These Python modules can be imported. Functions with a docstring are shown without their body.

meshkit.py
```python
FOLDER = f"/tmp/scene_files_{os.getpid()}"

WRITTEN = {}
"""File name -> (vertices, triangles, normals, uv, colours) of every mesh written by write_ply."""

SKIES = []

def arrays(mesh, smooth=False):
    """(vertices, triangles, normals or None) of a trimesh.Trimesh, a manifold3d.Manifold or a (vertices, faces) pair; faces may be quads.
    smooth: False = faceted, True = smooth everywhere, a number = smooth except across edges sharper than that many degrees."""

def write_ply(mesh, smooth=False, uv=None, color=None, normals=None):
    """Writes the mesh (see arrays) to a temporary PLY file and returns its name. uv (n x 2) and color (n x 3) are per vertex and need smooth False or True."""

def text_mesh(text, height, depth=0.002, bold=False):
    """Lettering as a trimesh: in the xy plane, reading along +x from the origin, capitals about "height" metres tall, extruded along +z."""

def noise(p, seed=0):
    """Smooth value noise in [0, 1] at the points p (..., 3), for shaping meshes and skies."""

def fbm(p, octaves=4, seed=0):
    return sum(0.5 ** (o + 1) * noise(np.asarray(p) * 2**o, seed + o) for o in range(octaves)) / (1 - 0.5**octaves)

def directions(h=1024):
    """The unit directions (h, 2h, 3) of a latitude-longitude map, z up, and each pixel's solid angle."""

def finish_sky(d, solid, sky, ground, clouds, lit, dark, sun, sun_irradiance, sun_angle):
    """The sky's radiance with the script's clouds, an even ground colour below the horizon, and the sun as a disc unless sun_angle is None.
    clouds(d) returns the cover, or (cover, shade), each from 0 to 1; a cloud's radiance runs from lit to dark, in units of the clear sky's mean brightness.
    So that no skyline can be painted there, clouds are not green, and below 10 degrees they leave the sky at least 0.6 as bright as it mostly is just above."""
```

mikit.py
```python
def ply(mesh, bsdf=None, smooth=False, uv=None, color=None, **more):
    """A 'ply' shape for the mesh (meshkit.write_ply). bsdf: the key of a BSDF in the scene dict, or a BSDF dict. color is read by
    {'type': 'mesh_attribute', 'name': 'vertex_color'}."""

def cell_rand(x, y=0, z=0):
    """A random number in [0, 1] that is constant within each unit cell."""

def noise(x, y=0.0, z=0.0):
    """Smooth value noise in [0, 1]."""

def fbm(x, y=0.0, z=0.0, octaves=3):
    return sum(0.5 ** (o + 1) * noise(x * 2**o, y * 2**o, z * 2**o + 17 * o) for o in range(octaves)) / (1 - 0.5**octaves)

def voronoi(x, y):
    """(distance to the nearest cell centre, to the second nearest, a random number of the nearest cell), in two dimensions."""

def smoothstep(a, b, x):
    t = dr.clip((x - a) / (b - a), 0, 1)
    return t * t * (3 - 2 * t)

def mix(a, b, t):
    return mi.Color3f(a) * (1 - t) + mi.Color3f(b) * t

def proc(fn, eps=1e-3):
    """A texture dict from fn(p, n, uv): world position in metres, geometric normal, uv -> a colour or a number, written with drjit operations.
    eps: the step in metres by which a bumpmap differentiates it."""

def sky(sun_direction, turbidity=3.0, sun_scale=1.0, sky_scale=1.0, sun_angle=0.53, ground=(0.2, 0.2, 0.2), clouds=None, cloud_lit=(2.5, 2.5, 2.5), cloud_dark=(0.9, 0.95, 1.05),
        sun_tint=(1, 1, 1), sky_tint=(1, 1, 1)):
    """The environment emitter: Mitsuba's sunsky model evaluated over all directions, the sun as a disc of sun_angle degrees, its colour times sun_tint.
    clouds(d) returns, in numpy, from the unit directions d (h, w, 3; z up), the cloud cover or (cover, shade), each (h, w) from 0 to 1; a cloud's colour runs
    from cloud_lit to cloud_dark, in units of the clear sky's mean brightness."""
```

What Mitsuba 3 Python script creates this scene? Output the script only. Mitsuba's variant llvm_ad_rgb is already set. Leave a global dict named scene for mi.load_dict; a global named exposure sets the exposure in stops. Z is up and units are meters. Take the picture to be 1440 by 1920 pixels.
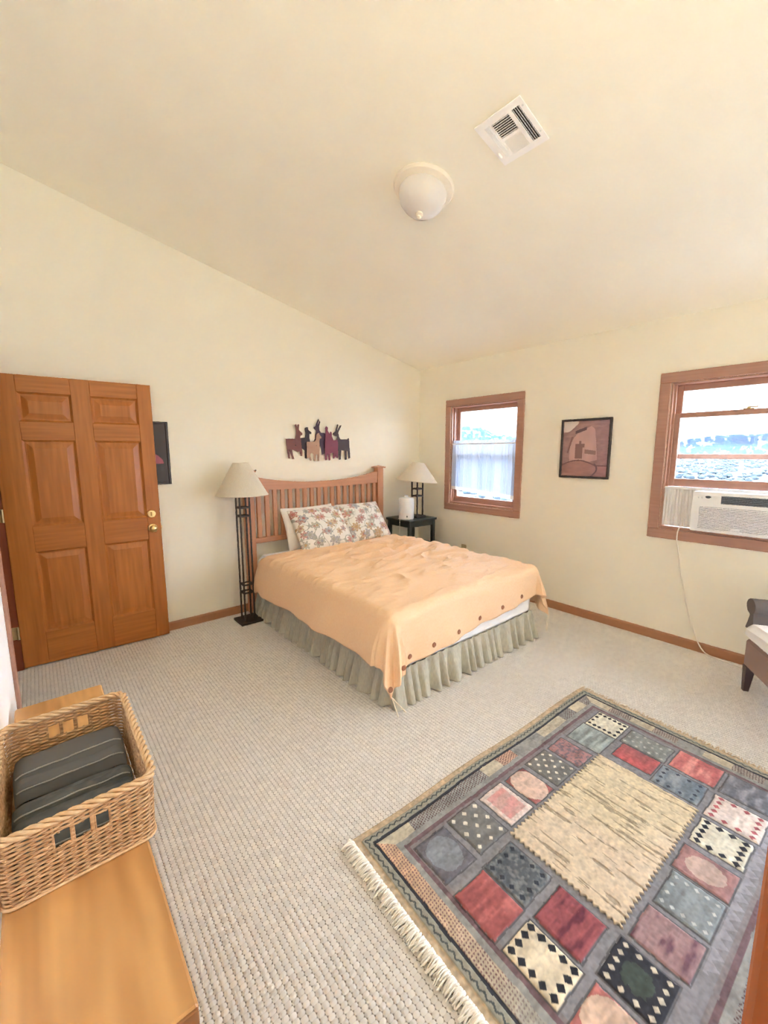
import math, numpy as np, trimesh, drjit as dr, mitsuba as mi, mikit, meshkit
from shapely.geometry import Polygon, box as sbox
from shapely.ops import unary_union
T = mi.ScalarTransform4f
PI = math.pi
rng = np.random.default_rng(7)
scene, labels = {}, {}

# ------------------------------------------------------------------ camera, sky, exposure
EYE = np.array([-3.7944, -3.8104, 1.5291])
FWD = np.array([0.63717, 0.75721, -0.14371])
UPV = np.array([0.09416, 0.10858, 0.98962])
scene['camera'] = {'type': 'perspective', 'fov': 2 * math.degrees(math.atan(720 / 778.4)), 'fov_axis': 'x', 'near_clip': 0.02, 'far_clip': 9000.0,
                   'to_world': T().look_at(origin=EYE.tolist(), target=(EYE + FWD).tolist(), up=UPV.tolist())}
def overcast(d):
    c = 0.93 + 0.07 * meshkit.fbm(d * np.array([3.0, 3.0, 7.0]), 3)
    return c, 0.25 * meshkit.fbm(d * np.array([2.0, 2.0, 5.0]) + 9, 3)
scene['sky'] = mikit.sky((-0.6, -0.5, 0.62), turbidity=4.0, sun_scale=0.0, sky_scale=1.0, ground=(0.3, 0.3, 0.32), clouds=overcast,
                         cloud_lit=(1.66, 1.86, 2.25), cloud_dark=(1.33, 1.5, 1.9))
exposure = 6.38

# ------------------------------------------------------------------ materials
smooth = mikit.smoothstep
def M(name, color, rough=0.6, **k):
    tex = color if isinstance(color, dict) else {'type': 'rgb', 'value': list(color)}
    scene[name] = {'type': 'twosided', 'b': {'type': 'principled', 'base_color': tex, 'roughness': rough, **k}}
    return name
def bump(name, height, inner):
    scene[name] = {'type': 'twosided', 'b': {'type': 'bumpmap', 't': height, 'scale': 1.0, 'n': inner}}
    return name
def wood(axis, dark, light, fine=70.0, board=0.0):
    s = [fine, fine, fine]; s[axis] = 3.2
    o = [7.0, 7.0, 7.0]; o[axis] = 0.7
    def fn(p, n, uv):
        w = mikit.noise(p.x * o[0], p.y * o[1], p.z * o[2])
        g = mikit.fbm(p.x * s[0] + 3 * w, p.y * s[1] + 3 * w, p.z * s[2], 2)
        return mikit.mix(dark, light, dr.clip(0.25 + 0.62 * g + 0.3 * (w - 0.5), 0, 1))
    return mikit.proc(fn)
VC = {'type': 'mesh_attribute', 'name': 'vertex_color'}
def paint_h(p, n, uv):
    return 0.0007 * mikit.fbm(p.x * 70, p.y * 70, p.z * 70, 2)
WALL = (0.865, 0.825, 0.70)
bump('paint_wall', mikit.proc(paint_h), {'type': 'principled', 'base_color': {'type': 'rgb', 'value': list(WALL)}, 'roughness': 0.75, 'specular': 0.25})
bump('paint_overlit', mikit.proc(paint_h), {'type': 'principled', 'base_color': {'type': 'rgb', 'value': [0.93, 0.93, 0.92]}, 'roughness': 0.6, 'specular': 0.4})  # near-white colour stands in for strong light on the left wall
bump('paint_ceiling', mikit.proc(paint_h), {'type': 'principled', 'base_color': {'type': 'rgb', 'value': [0.865, 0.825, 0.705]}, 'roughness': 0.7, 'specular': 0.3})
CA, CB = 0.020, 0.0155
def nub(p):
    row = dr.floor(p.x / CA)
    wob = 0.004 * mikit.noise(p.x * 9, p.y * 9)
    y = p.y / CB + 0.5 * (row - 2 * dr.floor(row * 0.5)) + 0.9 * mikit.noise(p.x * 14, p.y * 14, 3)
    fx, fy = p.x / CA + wob - dr.floor(p.x / CA + wob), y - dr.floor(y)
    sx, sy = dr.sin(PI * fx), dr.sin(PI * fy)
    return dr.sqrt(sx * sy), row, dr.floor(y), sx, sy
def carpet_h(p, n, uv):
    h, a, b, sx, sy = nub(p)
    return 0.0045 * h * (0.75 + 0.5 * mikit.cell_rand(a, b, 5)) + 0.0008 * mikit.noise(p.x * 500, p.y * 500)
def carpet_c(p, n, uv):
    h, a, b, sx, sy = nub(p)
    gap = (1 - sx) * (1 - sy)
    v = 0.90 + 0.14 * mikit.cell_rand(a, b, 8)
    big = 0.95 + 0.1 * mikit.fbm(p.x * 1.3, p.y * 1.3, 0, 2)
    t = (1 - 1.0 * smooth(0.2, 0.7, gap * (0.7 + 0.6 * mikit.cell_rand(a, b, 3)))) * (0.80 + 0.20 * smooth(0.05, 0.5, h))  # gaps darkened: shade between the loops is put into the colour
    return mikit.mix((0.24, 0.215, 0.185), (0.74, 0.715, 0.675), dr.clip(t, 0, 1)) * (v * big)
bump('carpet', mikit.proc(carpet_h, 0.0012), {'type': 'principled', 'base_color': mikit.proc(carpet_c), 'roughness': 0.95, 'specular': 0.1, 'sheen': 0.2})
M('door_wood_upright', wood(2, (0.30, 0.083, 0.016), (0.52, 0.19, 0.042)), 0.34)
M('door_wood_level', wood(0, (0.30, 0.083, 0.016), (0.52, 0.19, 0.042)), 0.34)
M('jamb_wood', wood(2, (0.15, 0.032, 0.012), (0.25, 0.06, 0.022)), 0.4)  # darkened wood: the shade on the jamb is put into its colour
M('trim_wood', wood(1, (0.34, 0.165, 0.115), (0.47, 0.27, 0.20)), 0.3)  # pinker than the wood itself: window glare is put into the colour
M('skirting_wood', (0.40, 0.19, 0.095), 0.4)
M('bed_wood_upright', wood(2, (0.41, 0.175, 0.085), (0.57, 0.29, 0.165)), 0.4)
M('bed_wood_level', wood(0, (0.42, 0.185, 0.095), (0.57, 0.29, 0.165)), 0.4)
M('bench_wood', wood(1, (0.36, 0.15, 0.042), (0.82, 0.49, 0.20), 30.0), 0.3)
M('bench_end', (0.26, 0.11, 0.035), 0.5)
M('brass', (0.80, 0.58, 0.28), 0.22, metallic=1.0)
M('hinge_brass', (0.55, 0.42, 0.22), 0.4, metallic=0.7)
M('dark_iron', (0.035, 0.024, 0.02), 0.5)
M('black_table', (0.025, 0.032, 0.03), 0.35)
def linen(p, n, uv):
    return mikit.mix((0.74, 0.67, 0.54), (0.82, 0.75, 0.63), mikit.noise(p.x * 300, p.y * 300, p.z * 60))
scene['shade_cloth'] = {'type': 'principledthin', 'base_color': mikit.proc(linen), 'roughness': 0.9, 'diff_trans': 0.35}
M('frosted_glass', (0.70, 0.665, 0.63), 0.35)
M('cream_metal', (0.84, 0.77, 0.65), 0.45)
M('vent_white', (0.90, 0.88, 0.85), 0.45)
M('duct_shade', (0.05, 0.042, 0.036), 0.9)  # dark colour of the sheet that stands in for duct shade
M('white_plastic', (0.82, 0.83, 0.84), 0.4)
M('clear_plastic', (0.78, 0.83, 0.87), 0.25, spec_trans=0.0)
M('grey_plastic', (0.62, 0.64, 0.66), 0.5)
M('dark_grille', (0.06, 0.07, 0.085), 0.5)
M('mid_grille', (0.2, 0.23, 0.27), 0.5)
M('accordion_white', (0.78, 0.775, 0.76), 0.55)
M('cord_white', (0.80, 0.74, 0.66), 0.5)
M('white_cloth', (0.84, 0.845, 0.87), 0.85, sheen=0.3)
M('pillow_cotton', (0.82, 0.79, 0.74), 0.85, sheen=0.3)
def duvet_c(p, n, uv):
    return mikit.mix((0.81, 0.53, 0.315), (0.85, 0.59, 0.38), mikit.fbm(p.x * 90, p.y * 90, p.z * 90, 2))
bump('duvet_cloth', mikit.proc(lambda p, n, uv: 0.0006 * mikit.fbm(p.x * 160, p.y * 160, p.z * 160, 2)), {'type': 'principled', 'base_color': mikit.proc(duvet_c), 'roughness': 0.6, 'specular': 0.5, 'sheen': 0.8})
M('button_brown', (0.30, 0.12, 0.06), 0.5)
M('tie_cream', (0.80, 0.72, 0.58), 0.8)
def skirt_c(p, n, uv):
    return mikit.mix((0.43, 0.415, 0.34), (0.53, 0.51, 0.425), mikit.noise(p.x * 150, p.y * 150, p.z * 40))
M('skirt_cloth', mikit.proc(skirt_c), 0.9)
M('printed', VC, 0.85)
M('rug_pile', VC, 0.97, sheen=0.3)
M('glossy_print', VC, 0.35)
M('fringe_wool', (0.80, 0.765, 0.70), 0.95)
M('fringe_tan', (0.60, 0.48, 0.34), 0.95)
M('frame_dark', (0.045, 0.036, 0.036), 0.4)
def wicker_c(p, n, uv):
    return mikit.mix((0.30, 0.135, 0.045), (0.70, 0.46, 0.25), dr.clip(mikit.fbm(p.x * 55, p.y * 55, p.z * 160, 2) * 1.25 - 0.1, 0, 1))
M('wicker', mikit.proc(wicker_c), 0.5)
def wicker_rim(p, n, uv):
    return mikit.mix((0.52, 0.29, 0.12), (0.78, 0.57, 0.34), mikit.fbm(p.x * 80, p.y * 80, p.z * 80, 2))
M('wicker_pale', mikit.proc(wicker_rim), 0.5)
def dk(p, n, uv):
    return mikit.mix((0.05, 0.056, 0.056), (0.12, 0.128, 0.12), mikit.fbm(p.x * 40, p.y * 40, p.z * 90, 2))
M('dark_cloth', mikit.proc(dk), 0.75, sheen=0.4)
M('grey_cloth', (0.12, 0.122, 0.118), 0.8, sheen=0.4)
M('piping', (0.32, 0.32, 0.3), 0.8)
M('chair_cloth', (0.30, 0.215, 0.19), 0.9)
M('chair_dark', (0.13, 0.115, 0.115), 0.7)
M('dark_leg', (0.05, 0.03, 0.03), 0.4)
M('outlet_beige', (0.42, 0.33, 0.19), 0.5)
M('wardrobe_wood', wood(2, (0.26, 0.06, 0.014), (0.42, 0.12, 0.03)), 0.45)
scene['pane_glass'] = {'type': 'thindielectric', 'int_ior': 1.5}
scene['curtain_cloth'] = {'type': 'principledthin', 'base_color': {'type': 'rgb', 'value': [0.50, 0.56, 0.66]}, 'roughness': 0.9, 'diff_trans': 0.42}
scene['curtain_hem'] = {'type': 'principledthin', 'base_color': {'type': 'rgb', 'value': [0.72, 0.66, 0.56]}, 'roughness': 0.9, 'diff_trans': 0.8}
for g, c in dict(rust=(0.17, 0.055, 0.045), black=(0.035, 0.02, 0.024), tan=(0.42, 0.245, 0.16), plum=(0.055, 0.022, 0.045), wine=(0.19, 0.035, 0.065), brown=(0.05, 0.027, 0.027)).items():
    M('goat_' + g, c, 0.5)
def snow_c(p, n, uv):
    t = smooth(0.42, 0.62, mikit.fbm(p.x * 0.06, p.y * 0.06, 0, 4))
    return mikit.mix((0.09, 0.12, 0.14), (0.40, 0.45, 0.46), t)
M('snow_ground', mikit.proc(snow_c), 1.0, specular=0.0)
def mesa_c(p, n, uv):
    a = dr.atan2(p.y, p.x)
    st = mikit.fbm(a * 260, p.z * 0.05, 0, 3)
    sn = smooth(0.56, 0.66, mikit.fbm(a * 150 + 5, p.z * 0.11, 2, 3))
    return mikit.mix(mikit.mix((0.022, 0.045, 0.08), (0.045, 0.08, 0.125), st), (0.16, 0.20, 0.225), sn)  # blue distance haze is put into the rock colour
M('hazed_rock', mikit.proc(mesa_c), 1.0, specular=0.0)
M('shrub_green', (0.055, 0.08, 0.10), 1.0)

# ------------------------------------------------------------------ mesh helpers
_used = set()
def number(key):
    k, i = key, 0
    while k in _used or k in scene:
        i += 1; k = f'{key}_{i:03d}'
    _used.add(k)
    return k
def add(key, mesh, mat, smooth=False, label=None, cat=None, group=None, kind=None, **kw):
    if '__' in key:
        a, b = key.rsplit('__', 1); k = number(a + '__' + b)
    else:
        k = number(key)
    scene[k] = mikit.ply(mesh, mat, smooth, **kw)
    tag(k, label, cat, group, kind)
    return k
def tag(k, label=None, cat=None, group=None, kind=None):
    e = {}
    if label: e['label'] = label
    if cat: e['category'] = cat
    if group: e['group'] = group
    if kind: e['kind'] = kind
    if e: labels[k] = e
def thing(key, label, cat, group=None, kind=None):
    k = number(key); tag(k, label, cat, group, kind); return k
def cat_(*ms): return trimesh.util.concatenate(list(ms))
def bx(x0, x1, y0, y1, z0, z1, c=0.0):
    x0, x1 = min(x0, x1), max(x0, x1); y0, y1 = min(y0, y1), max(y0, y1); z0, z1 = min(z0, z1), max(z0, z1)
    if c <= 0:
        m = trimesh.creation.box(extents=[x1 - x0, y1 - y0, z1 - z0]); m.apply_translation([(x0 + x1) / 2, (y0 + y1) / 2, (z0 + z1) / 2]); return m
    c = min(c, (x1 - x0) / 2.1, (y1 - y0) / 2.1, (z1 - z0) / 2.1)
    X, Y, Z = (x0, x1), (y0, y1), (z0, z1); P = []
    for i in (0, 1):
        for j in (0, 1):
            for k in (0, 1):
                sx, sy, sz = (1 - 2 * i) * c, (1 - 2 * j) * c, (1 - 2 * k) * c
                P += [(X[i] + sx, Y[j] + sy, Z[k]), (X[i] + sx, Y[j], Z[k] + sz), (X[i], Y[j] + sy, Z[k] + sz)]
    return trimesh.convex.convex_hull(np.array(P))
def tf(m, A): m = m.copy(); m.apply_transform(A); return m
def rotz(a, o=(0, 0, 0)): return trimesh.transformations.rotation_matrix(a, [0, 0, 1], o)
def rot(a, ax, o=(0, 0, 0)): return trimesh.transformations.rotation_matrix(a, ax, o)
def mv(m, x, y, z): m = m.copy(); m.apply_translation([x, y, z]); return m
def extr(poly, h): return trimesh.creation.extrude_polygon(poly, h, engine='earcut')
def ext_xz(pts, y0, y1):            # polygon in (x, z) extruded from y0 to y1
    m = extr(pts if hasattr(pts, 'area') else Polygon(pts), abs(y1 - y0))
    v = m.vertices.copy(); m.vertices = np.stack([v[:, 0], max(y0, y1) - v[:, 2], v[:, 1]], 1); m.fix_normals(); return m
def ext_yz(pts, x0, x1):            # polygon in (y, z) extruded from x0 to x1
    m = extr(pts if hasattr(pts, 'area') else Polygon(pts), abs(x1 - x0))
    v = m.vertices.copy(); m.vertices = np.stack([min(x0, x1) + v[:, 2], v[:, 0], v[:, 1]], 1); m.fix_normals(); return m
def tube(pts, r, sides=8, closed=False):
    p = np.asarray(pts, float); n = len(p)
    t = (np.roll(p, -1, 0) - np.roll(p, 1, 0)) if closed else np.gradient(p, axis=0)
    t /= np.linalg.norm(t, axis=1, keepdims=True) + 1e-12
    ref = np.array([0.31, 0.17, 0.93]); a = np.cross(t, ref); a /= np.linalg.norm(a, axis=1, keepdims=True) + 1e-12
    b = np.cross(t, a); ang = np.arange(sides) * 2 * PI / sides
    R = np.broadcast_to(r, (n,))[:, None, None]
    v = (p[:, None] + R * (np.cos(ang)[None, :, None] * a[:, None] + np.sin(ang)[None, :, None] * b[:, None])).reshape(-1, 3)
    m = n if closed else n - 1
    i, j = np.meshgrid(np.arange(m), np.arange(sides), indexing='ij'); i2 = (i + 1) % n; j2 = (j + 1) % sides
    q = np.stack([i * sides + j, i * sides + j2, i2 * sides + j2, i2 * sides + j], -1).reshape(-1, 4)
    f = np.vstack([q[:, [0, 1, 2]], q[:, [0, 2, 3]]])
    if not closed:
        k = np.arange(1, sides - 1); c0 = np.stack([0 * k, k + 1, k], 1); o = (n - 1) * sides
        f = np.vstack([f, c0, np.stack([o + 0 * k, o + k, o + k + 1], 1)])
    return trimesh.Trimesh(v, f, process=False)
def lathe(profile, sections=40): return trimesh.creation.revolve(np.array(profile, float), sections=sections)
def cyl(p0, p1, r, n=20): return trimesh.creation.cylinder(r, segment=[p0, p1], sections=n)
def grid_faces(h, w):
    i, j = np.meshgrid(np.arange(h - 1), np.arange(w - 1), indexing='ij'); a = i * w + j
    q = np.stack([a, a + 1, a + w + 1, a + w], -1).reshape(-1, 4)
    return np.vstack([q[:, [0, 1, 2]], q[:, [0, 2, 3]]])
def sheet(P): h, w = P.shape[:2]; return trimesh.Trimesh(P.reshape(-1, 3), grid_faces(h, w), process=False)
def solid_sheet(P, th):
    h, w = P.shape[:2]; m = sheet(P); n = np.array(m.vertex_normals)
    top, bot = P.reshape(-1, 3), P.reshape(-1, 3) - n * th
    f = grid_faces(h, w); N = h * w
    loop = np.concatenate([np.arange(w), np.arange(1, h) * w + w - 1, (h - 1) * w + np.arange(w - 2, -1, -1), np.arange(h - 2, 0, -1) * w])
    a, b = loop, np.roll(loop, -1)
    side = np.vstack([np.stack([a, a + N, b], 1), np.stack([b, a + N, b + N], 1)])
    return trimesh.Trimesh(np.vstack([top, bot]), np.vstack([f, f[:, ::-1] + N, side]), process=False)
def nz(P, s, seed=0, o=3): return meshkit.fbm(np.asarray(P) * s + seed * 7.31, o, seed)

# ------------------------------------------------------------------ room shell
XC, YD, YF, XS = -3.975, -4.7, -6.7, -3.0
ZB, SL = 2.5247, 0.2195
zc = lambda x: ZB - SL * x
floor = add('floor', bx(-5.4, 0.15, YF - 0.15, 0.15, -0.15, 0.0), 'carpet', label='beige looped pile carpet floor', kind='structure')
add('ceiling', ext_xz([(-5.4, zc(-5.4)), (0.15, zc(0.15)), (0.15, zc(0.15) + 0.15), (-5.4, zc(-5.4) + 0.15)], YF - 0.15, 0.15), 'paint_ceiling', label='cream sloping ceiling', kind='structure')
add('wall_back', ext_xz([(-5.4, 0), (0.15, 0), (0.15, zc(0.15)), (-5.4, zc(-5.4))], 0.0, 0.15), 'paint_wall', label='cream wall behind the bed with a sloping top', kind='structure')
W1 = (-1.404, -0.527, 0.918, 2.045)
W2 = (-3.755, -2.721, 0.918, 2.045)
W3 = (-6.45, -4.2, 0.05, 2.1)
holes = [sbox(W1[0], W1[2], W1[1], W1[3]), sbox(W2[0], W2[2], W2[1], W2[3]), sbox(W3[0], W3[2], W3[1], W3[3])]
pb = Polygon([(YF - 0.15, 0), (0, 0), (0, ZB), (YF - 0.15, ZB)])
for h in holes: pb = pb.difference(h)
add('wall_right', ext_yz(pb, 0.0, 0.15), 'paint_wall', label='cream wall with two wood framed windows', kind='structure')
DO = (-0.985, -0.05, 2.05)
pc = Polygon([(YD, 0), (0, 0), (0, zc(XC) + 0.03), (YD, zc(XC) + 0.03)]).difference(sbox(DO[0], -0.1, DO[1], DO[2]))
add('wall_left', ext_yz(pc, XC - 0.13, XC), 'paint_overlit', label='wall along the left edge beside the low bench, strong light put into its white colour', kind='structure')
add('wall_front', ext_xz([(-5.4, 0), (XS, 0), (XS, zc(XS)), (-5.4, zc(-5.4))], YD, YD - 0.15), 'paint_wall', label='cream wall behind the camera', kind='structure')
add('wall_front', ext_xz([(XS, 0), (0, 0), (0, zc(0)), (XS, zc(XS))], YF, YF - 0.15), 'paint_wall', label='cream far end wall behind the camera', kind='structure')
add('wall_left', ext_yz([(YF, 0), (YD - 0.15, 0), (YD - 0.15, zc(XS) + 0.03), (YF, zc(XS) + 0.03)], XS - 0.15, XS), 'paint_wall', label='cream wall behind the camera beside the second door', kind='structure')
add('hall_wall', bx(-5.4, -5.3, YD, 0, 0, zc(-5.3) + 0.02), 'paint_wall', label='hallway wall beyond the open door', kind='structure')
# baseboards
def base_profile(t=0.013, h=0.075): return [(0, 0), (t, 0), (t, h - 0.012), (t * 0.55, h), (0, h)]
def bb_x(x0, x1):                    # along wall_back
    m = ext_yz([(-a, z) for a, z in base_profile()], x0, x1); return m
def bb_y(y0, y1): return ext_xz([(-a, z) for a, z in base_profile()], y0, y1)
add('baseboard_back', bb_x(XC, 0.0), 'skirting_wood', label='brown wooden baseboard below the wall behind the bed', kind='structure')
add('baseboard_right', bb_y(W3[1] + 0.02, -0.013), 'skirting_wood', label='brown wooden baseboard below the two windows', kind='structure')

# ------------------------------------------------------------------ windows
def frame_bars(y0, y1, z0, z1, w, x0, x1, c=0.003, wb=None, wt=None):
    wb, wt = wb or w, wt or w
    return cat_(bx(x0, x1, y0, y0 + w, z0, z1, c), bx(x0, x1, y1 - w, y1, z0, z1, c), bx(x0, x1, y0 + w, y1 - w, z0, z0 + wb, c), bx(x0, x1, y0 + w, y1 - w, z1 - wt, z1, c))
def window(n, W, raised):
    k = thing(f'window_{n}', {1: 'small double hung window with a cafe curtain and reddish brown wood frame', 2: 'double hung window with raised lower sash above the air conditioner'}[n], None, kind='structure')
    y0, y1, z0, z1 = W
    f = 0.075
    parts = [bx(-0.018, 0, y0 - f, y1 + f, z1, z1 + f, 0.004), bx(-0.018, 0, y0 - f, y1 + f, z0 - f, z0, 0.004), bx(-0.018, 0, y0 - f, y0, z0, z1, 0.004), bx(-0.018, 0, y1, y1 + f, z0, z1, 0.004)]
    for p in parts: add(k + '__casing', p, 'trim_wood', label='flat wood casing board')
    j = 0.014
    add(k + '__jamb', cat_(bx(0.0, 0.15, y0, y0 + j, z0, z1, 0.002), bx(0.0, 0.15, y1 - j, y1, z0, z1, 0.002), bx(0.0, 0.15, y0 + j, y1 - j, z1 - j, z1, 0.002), bx(0.0, 0.17, y0 + j, y1 - j, z0, z0 + j + 0.012, 0.002),
        bx(0.03, 0.045, y0 + j, y0 + j + 0.014, z0, z1, 0.001), bx(0.03, 0.045, y1 - j - 0.014, y1 - j, z0, z1, 0.001)), 'trim_wood', label='wood jamb and stops')
    a, b, c0, d = y0 + j, y1 - j, z0 + j + 0.012, z1 - j
    mid = (c0 + d) / 2
    add(k + '__upper_sash', frame_bars(a, b, mid - 0.018, d, 0.042, 0.096, 0.128, wb=0.036, wt=0.045), 'trim_wood', label='upper wood sash')
    add(k + '__upper_pane', bx(0.111, 0.1125, a + 0.03, b - 0.03, mid, d - 0.03), 'pane_glass', label='upper glass pane')
    up = raised
    add(k + '__lower_sash', frame_bars(a + 0.001, b - 0.001, c0 + up, mid + 0.018 + up, 0.045, 0.052, 0.086, wb=0.06, wt=0.036), 'trim_wood', label='lower wood sash')
    add(k + '__lower_pane', bx(0.068, 0.0695, a + 0.03, b - 0.03, c0 + 0.04 + up, mid + up), 'pane_glass', label='lower glass pane')
    yl, zl = (a + b) / 2 + (0.06 if n == 2 else 0), mid + 0.018 + up
    add(k + '__sash_lock', cat_(bx(0.056, 0.082, yl - 0.03, yl + 0.03, zl, zl + 0.008, 0.002), cyl([0.069, yl, zl], [0.069, yl, zl + 0.018], 0.011), bx(0.062, 0.074, yl - 0.05, yl + 0.005, zl + 0.012, zl + 0.019, 0.002)), 'hinge_brass', label='small metal sash lock')
    return a, b, c0, d
window(1, W1, 0.0)
wa, wb_, wc, wd = window(2, W2, 0.312)
# unseen glazed opening, added behind the camera to bring in more daylight
k = thing('window_3', 'unseen wide glazed patio opening added in the right wall behind the camera for more daylight', None, kind='structure')
y0, y1, z0, z1 = W3
for f_ in (bx(0.03, 0.1, y0, y0 + 0.06, z0, z1), bx(0.03, 0.1, y1 - 0.06, y1, z0, z1), bx(0.03, 0.1, y0, y1, z0, z0 + 0.06), bx(0.03, 0.1, y0, y1, z1 - 0.06, z1), bx(0.03, 0.1, (y0 + y1) / 2 - 0.04, (y0 + y1) / 2 + 0.04, z0, z1)): add(k + '__frame', f_, 'trim_wood')
add(k + '__pane', bx(0.064, 0.066, y0 + 0.05, y1 - 0.05, z0 + 0.05, z1 - 0.05), 'pane_glass')

# cafe curtain on window 1
NY, NZ = 260, 46
yy = np.linspace(W1[0] + 0.012, W1[1] - 0.012, NY); s = np.linspace(0, 1, NZ)
Y, S = np.meshgrid(yy, s)
bot = 1.028 + (yy - yy[0]) / (yy[-1] - yy[0]) * 0.06
ph = 2 * PI * (yy / 0.052) + 2.2 * np.sin(yy * 19) + 1.3 * np.sin(yy * 41 + 1)
zz = 1.655 + (bot[None] - 1.655) * S
amp = 0.004 + 0.012 * np.clip((1.6 - zz) / 0.3, 0, 1)
amp = np.where(np.abs(zz - 1.615) < 0.015, 0.003, amp)
Xc = 0.022 + amp * np.sin(ph[None] + 0.5 * S * np.sin(yy * 11)[None]) + np.where(zz > 1.628, 0.004 * np.sin(2 * ph[None]), 0)
Xc = np.minimum(Xc, 0.046)
Pc = np.stack([Xc, Y + 0.006 * np.cos(ph[None]) * S, zz], -1)
ct = thing('cafe_curtain', 'sheer white gathered cafe curtain with a tan hem on the small window', 'curtain')
cut = 43
add(ct + '__panel', sheet(Pc[:cut]), 'curtain_cloth', True); add(ct + '__hem', sheet(Pc[cut - 1:]), 'curtain_hem', True, label='tan woven hem band')
cr = thing('curtain_rod', 'thin white rod holding the cafe curtain inside the small window', 'curtain rod')
add(cr + '__rod', cyl([0.012, W1[0] + 0.004, 1.615], [0.012, W1[1] - 0.004, 1.615], 0.006, 12), 'white_plastic', True)

# ------------------------------------------------------------------ doors
HX, HY, DA, DW, DH = -3.974, -0.060, math.radians(-2.2), 0.935, 2.03
A_door = np.array(trimesh.transformations.translation_matrix([HX, HY, 0.012])) @ rotz(DA)
d1 = thing('door_1', 'six panel orange brown wooden door standing open against the back wall', None, kind='structure')
cols = [(0.14, 0.432), (0.545, 0.84)]
rows = [(0.235, 0.825), (1.005, 1.60), (1.725, 1.918)]
th = 0.036
def dp(key, m, mat, sm=False, label=None): return add(d1 + '__' + key, tf(m, A_door), mat, sm, label=label)
for x0, x1 in ((0, cols[0][0]), (cols[1][1], DW)): dp('stile', bx(x0, x1, 0, th, 0, DH, 0.003), 'door_wood_upright')
dp('mullion', bx(cols[0][1], cols[1][0], 0.0005, th, 0, DH, 0.002), 'door_wood_upright')
zs = [0] + [v for r in rows for v in r] + [DH]
for i in range(0, len(zs), 2):
    for x0, x1 in cols: dp('rail', bx(x0, x1, 0, th, zs[i], zs[i + 1], 0.002), 'door_wood_level')
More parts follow.
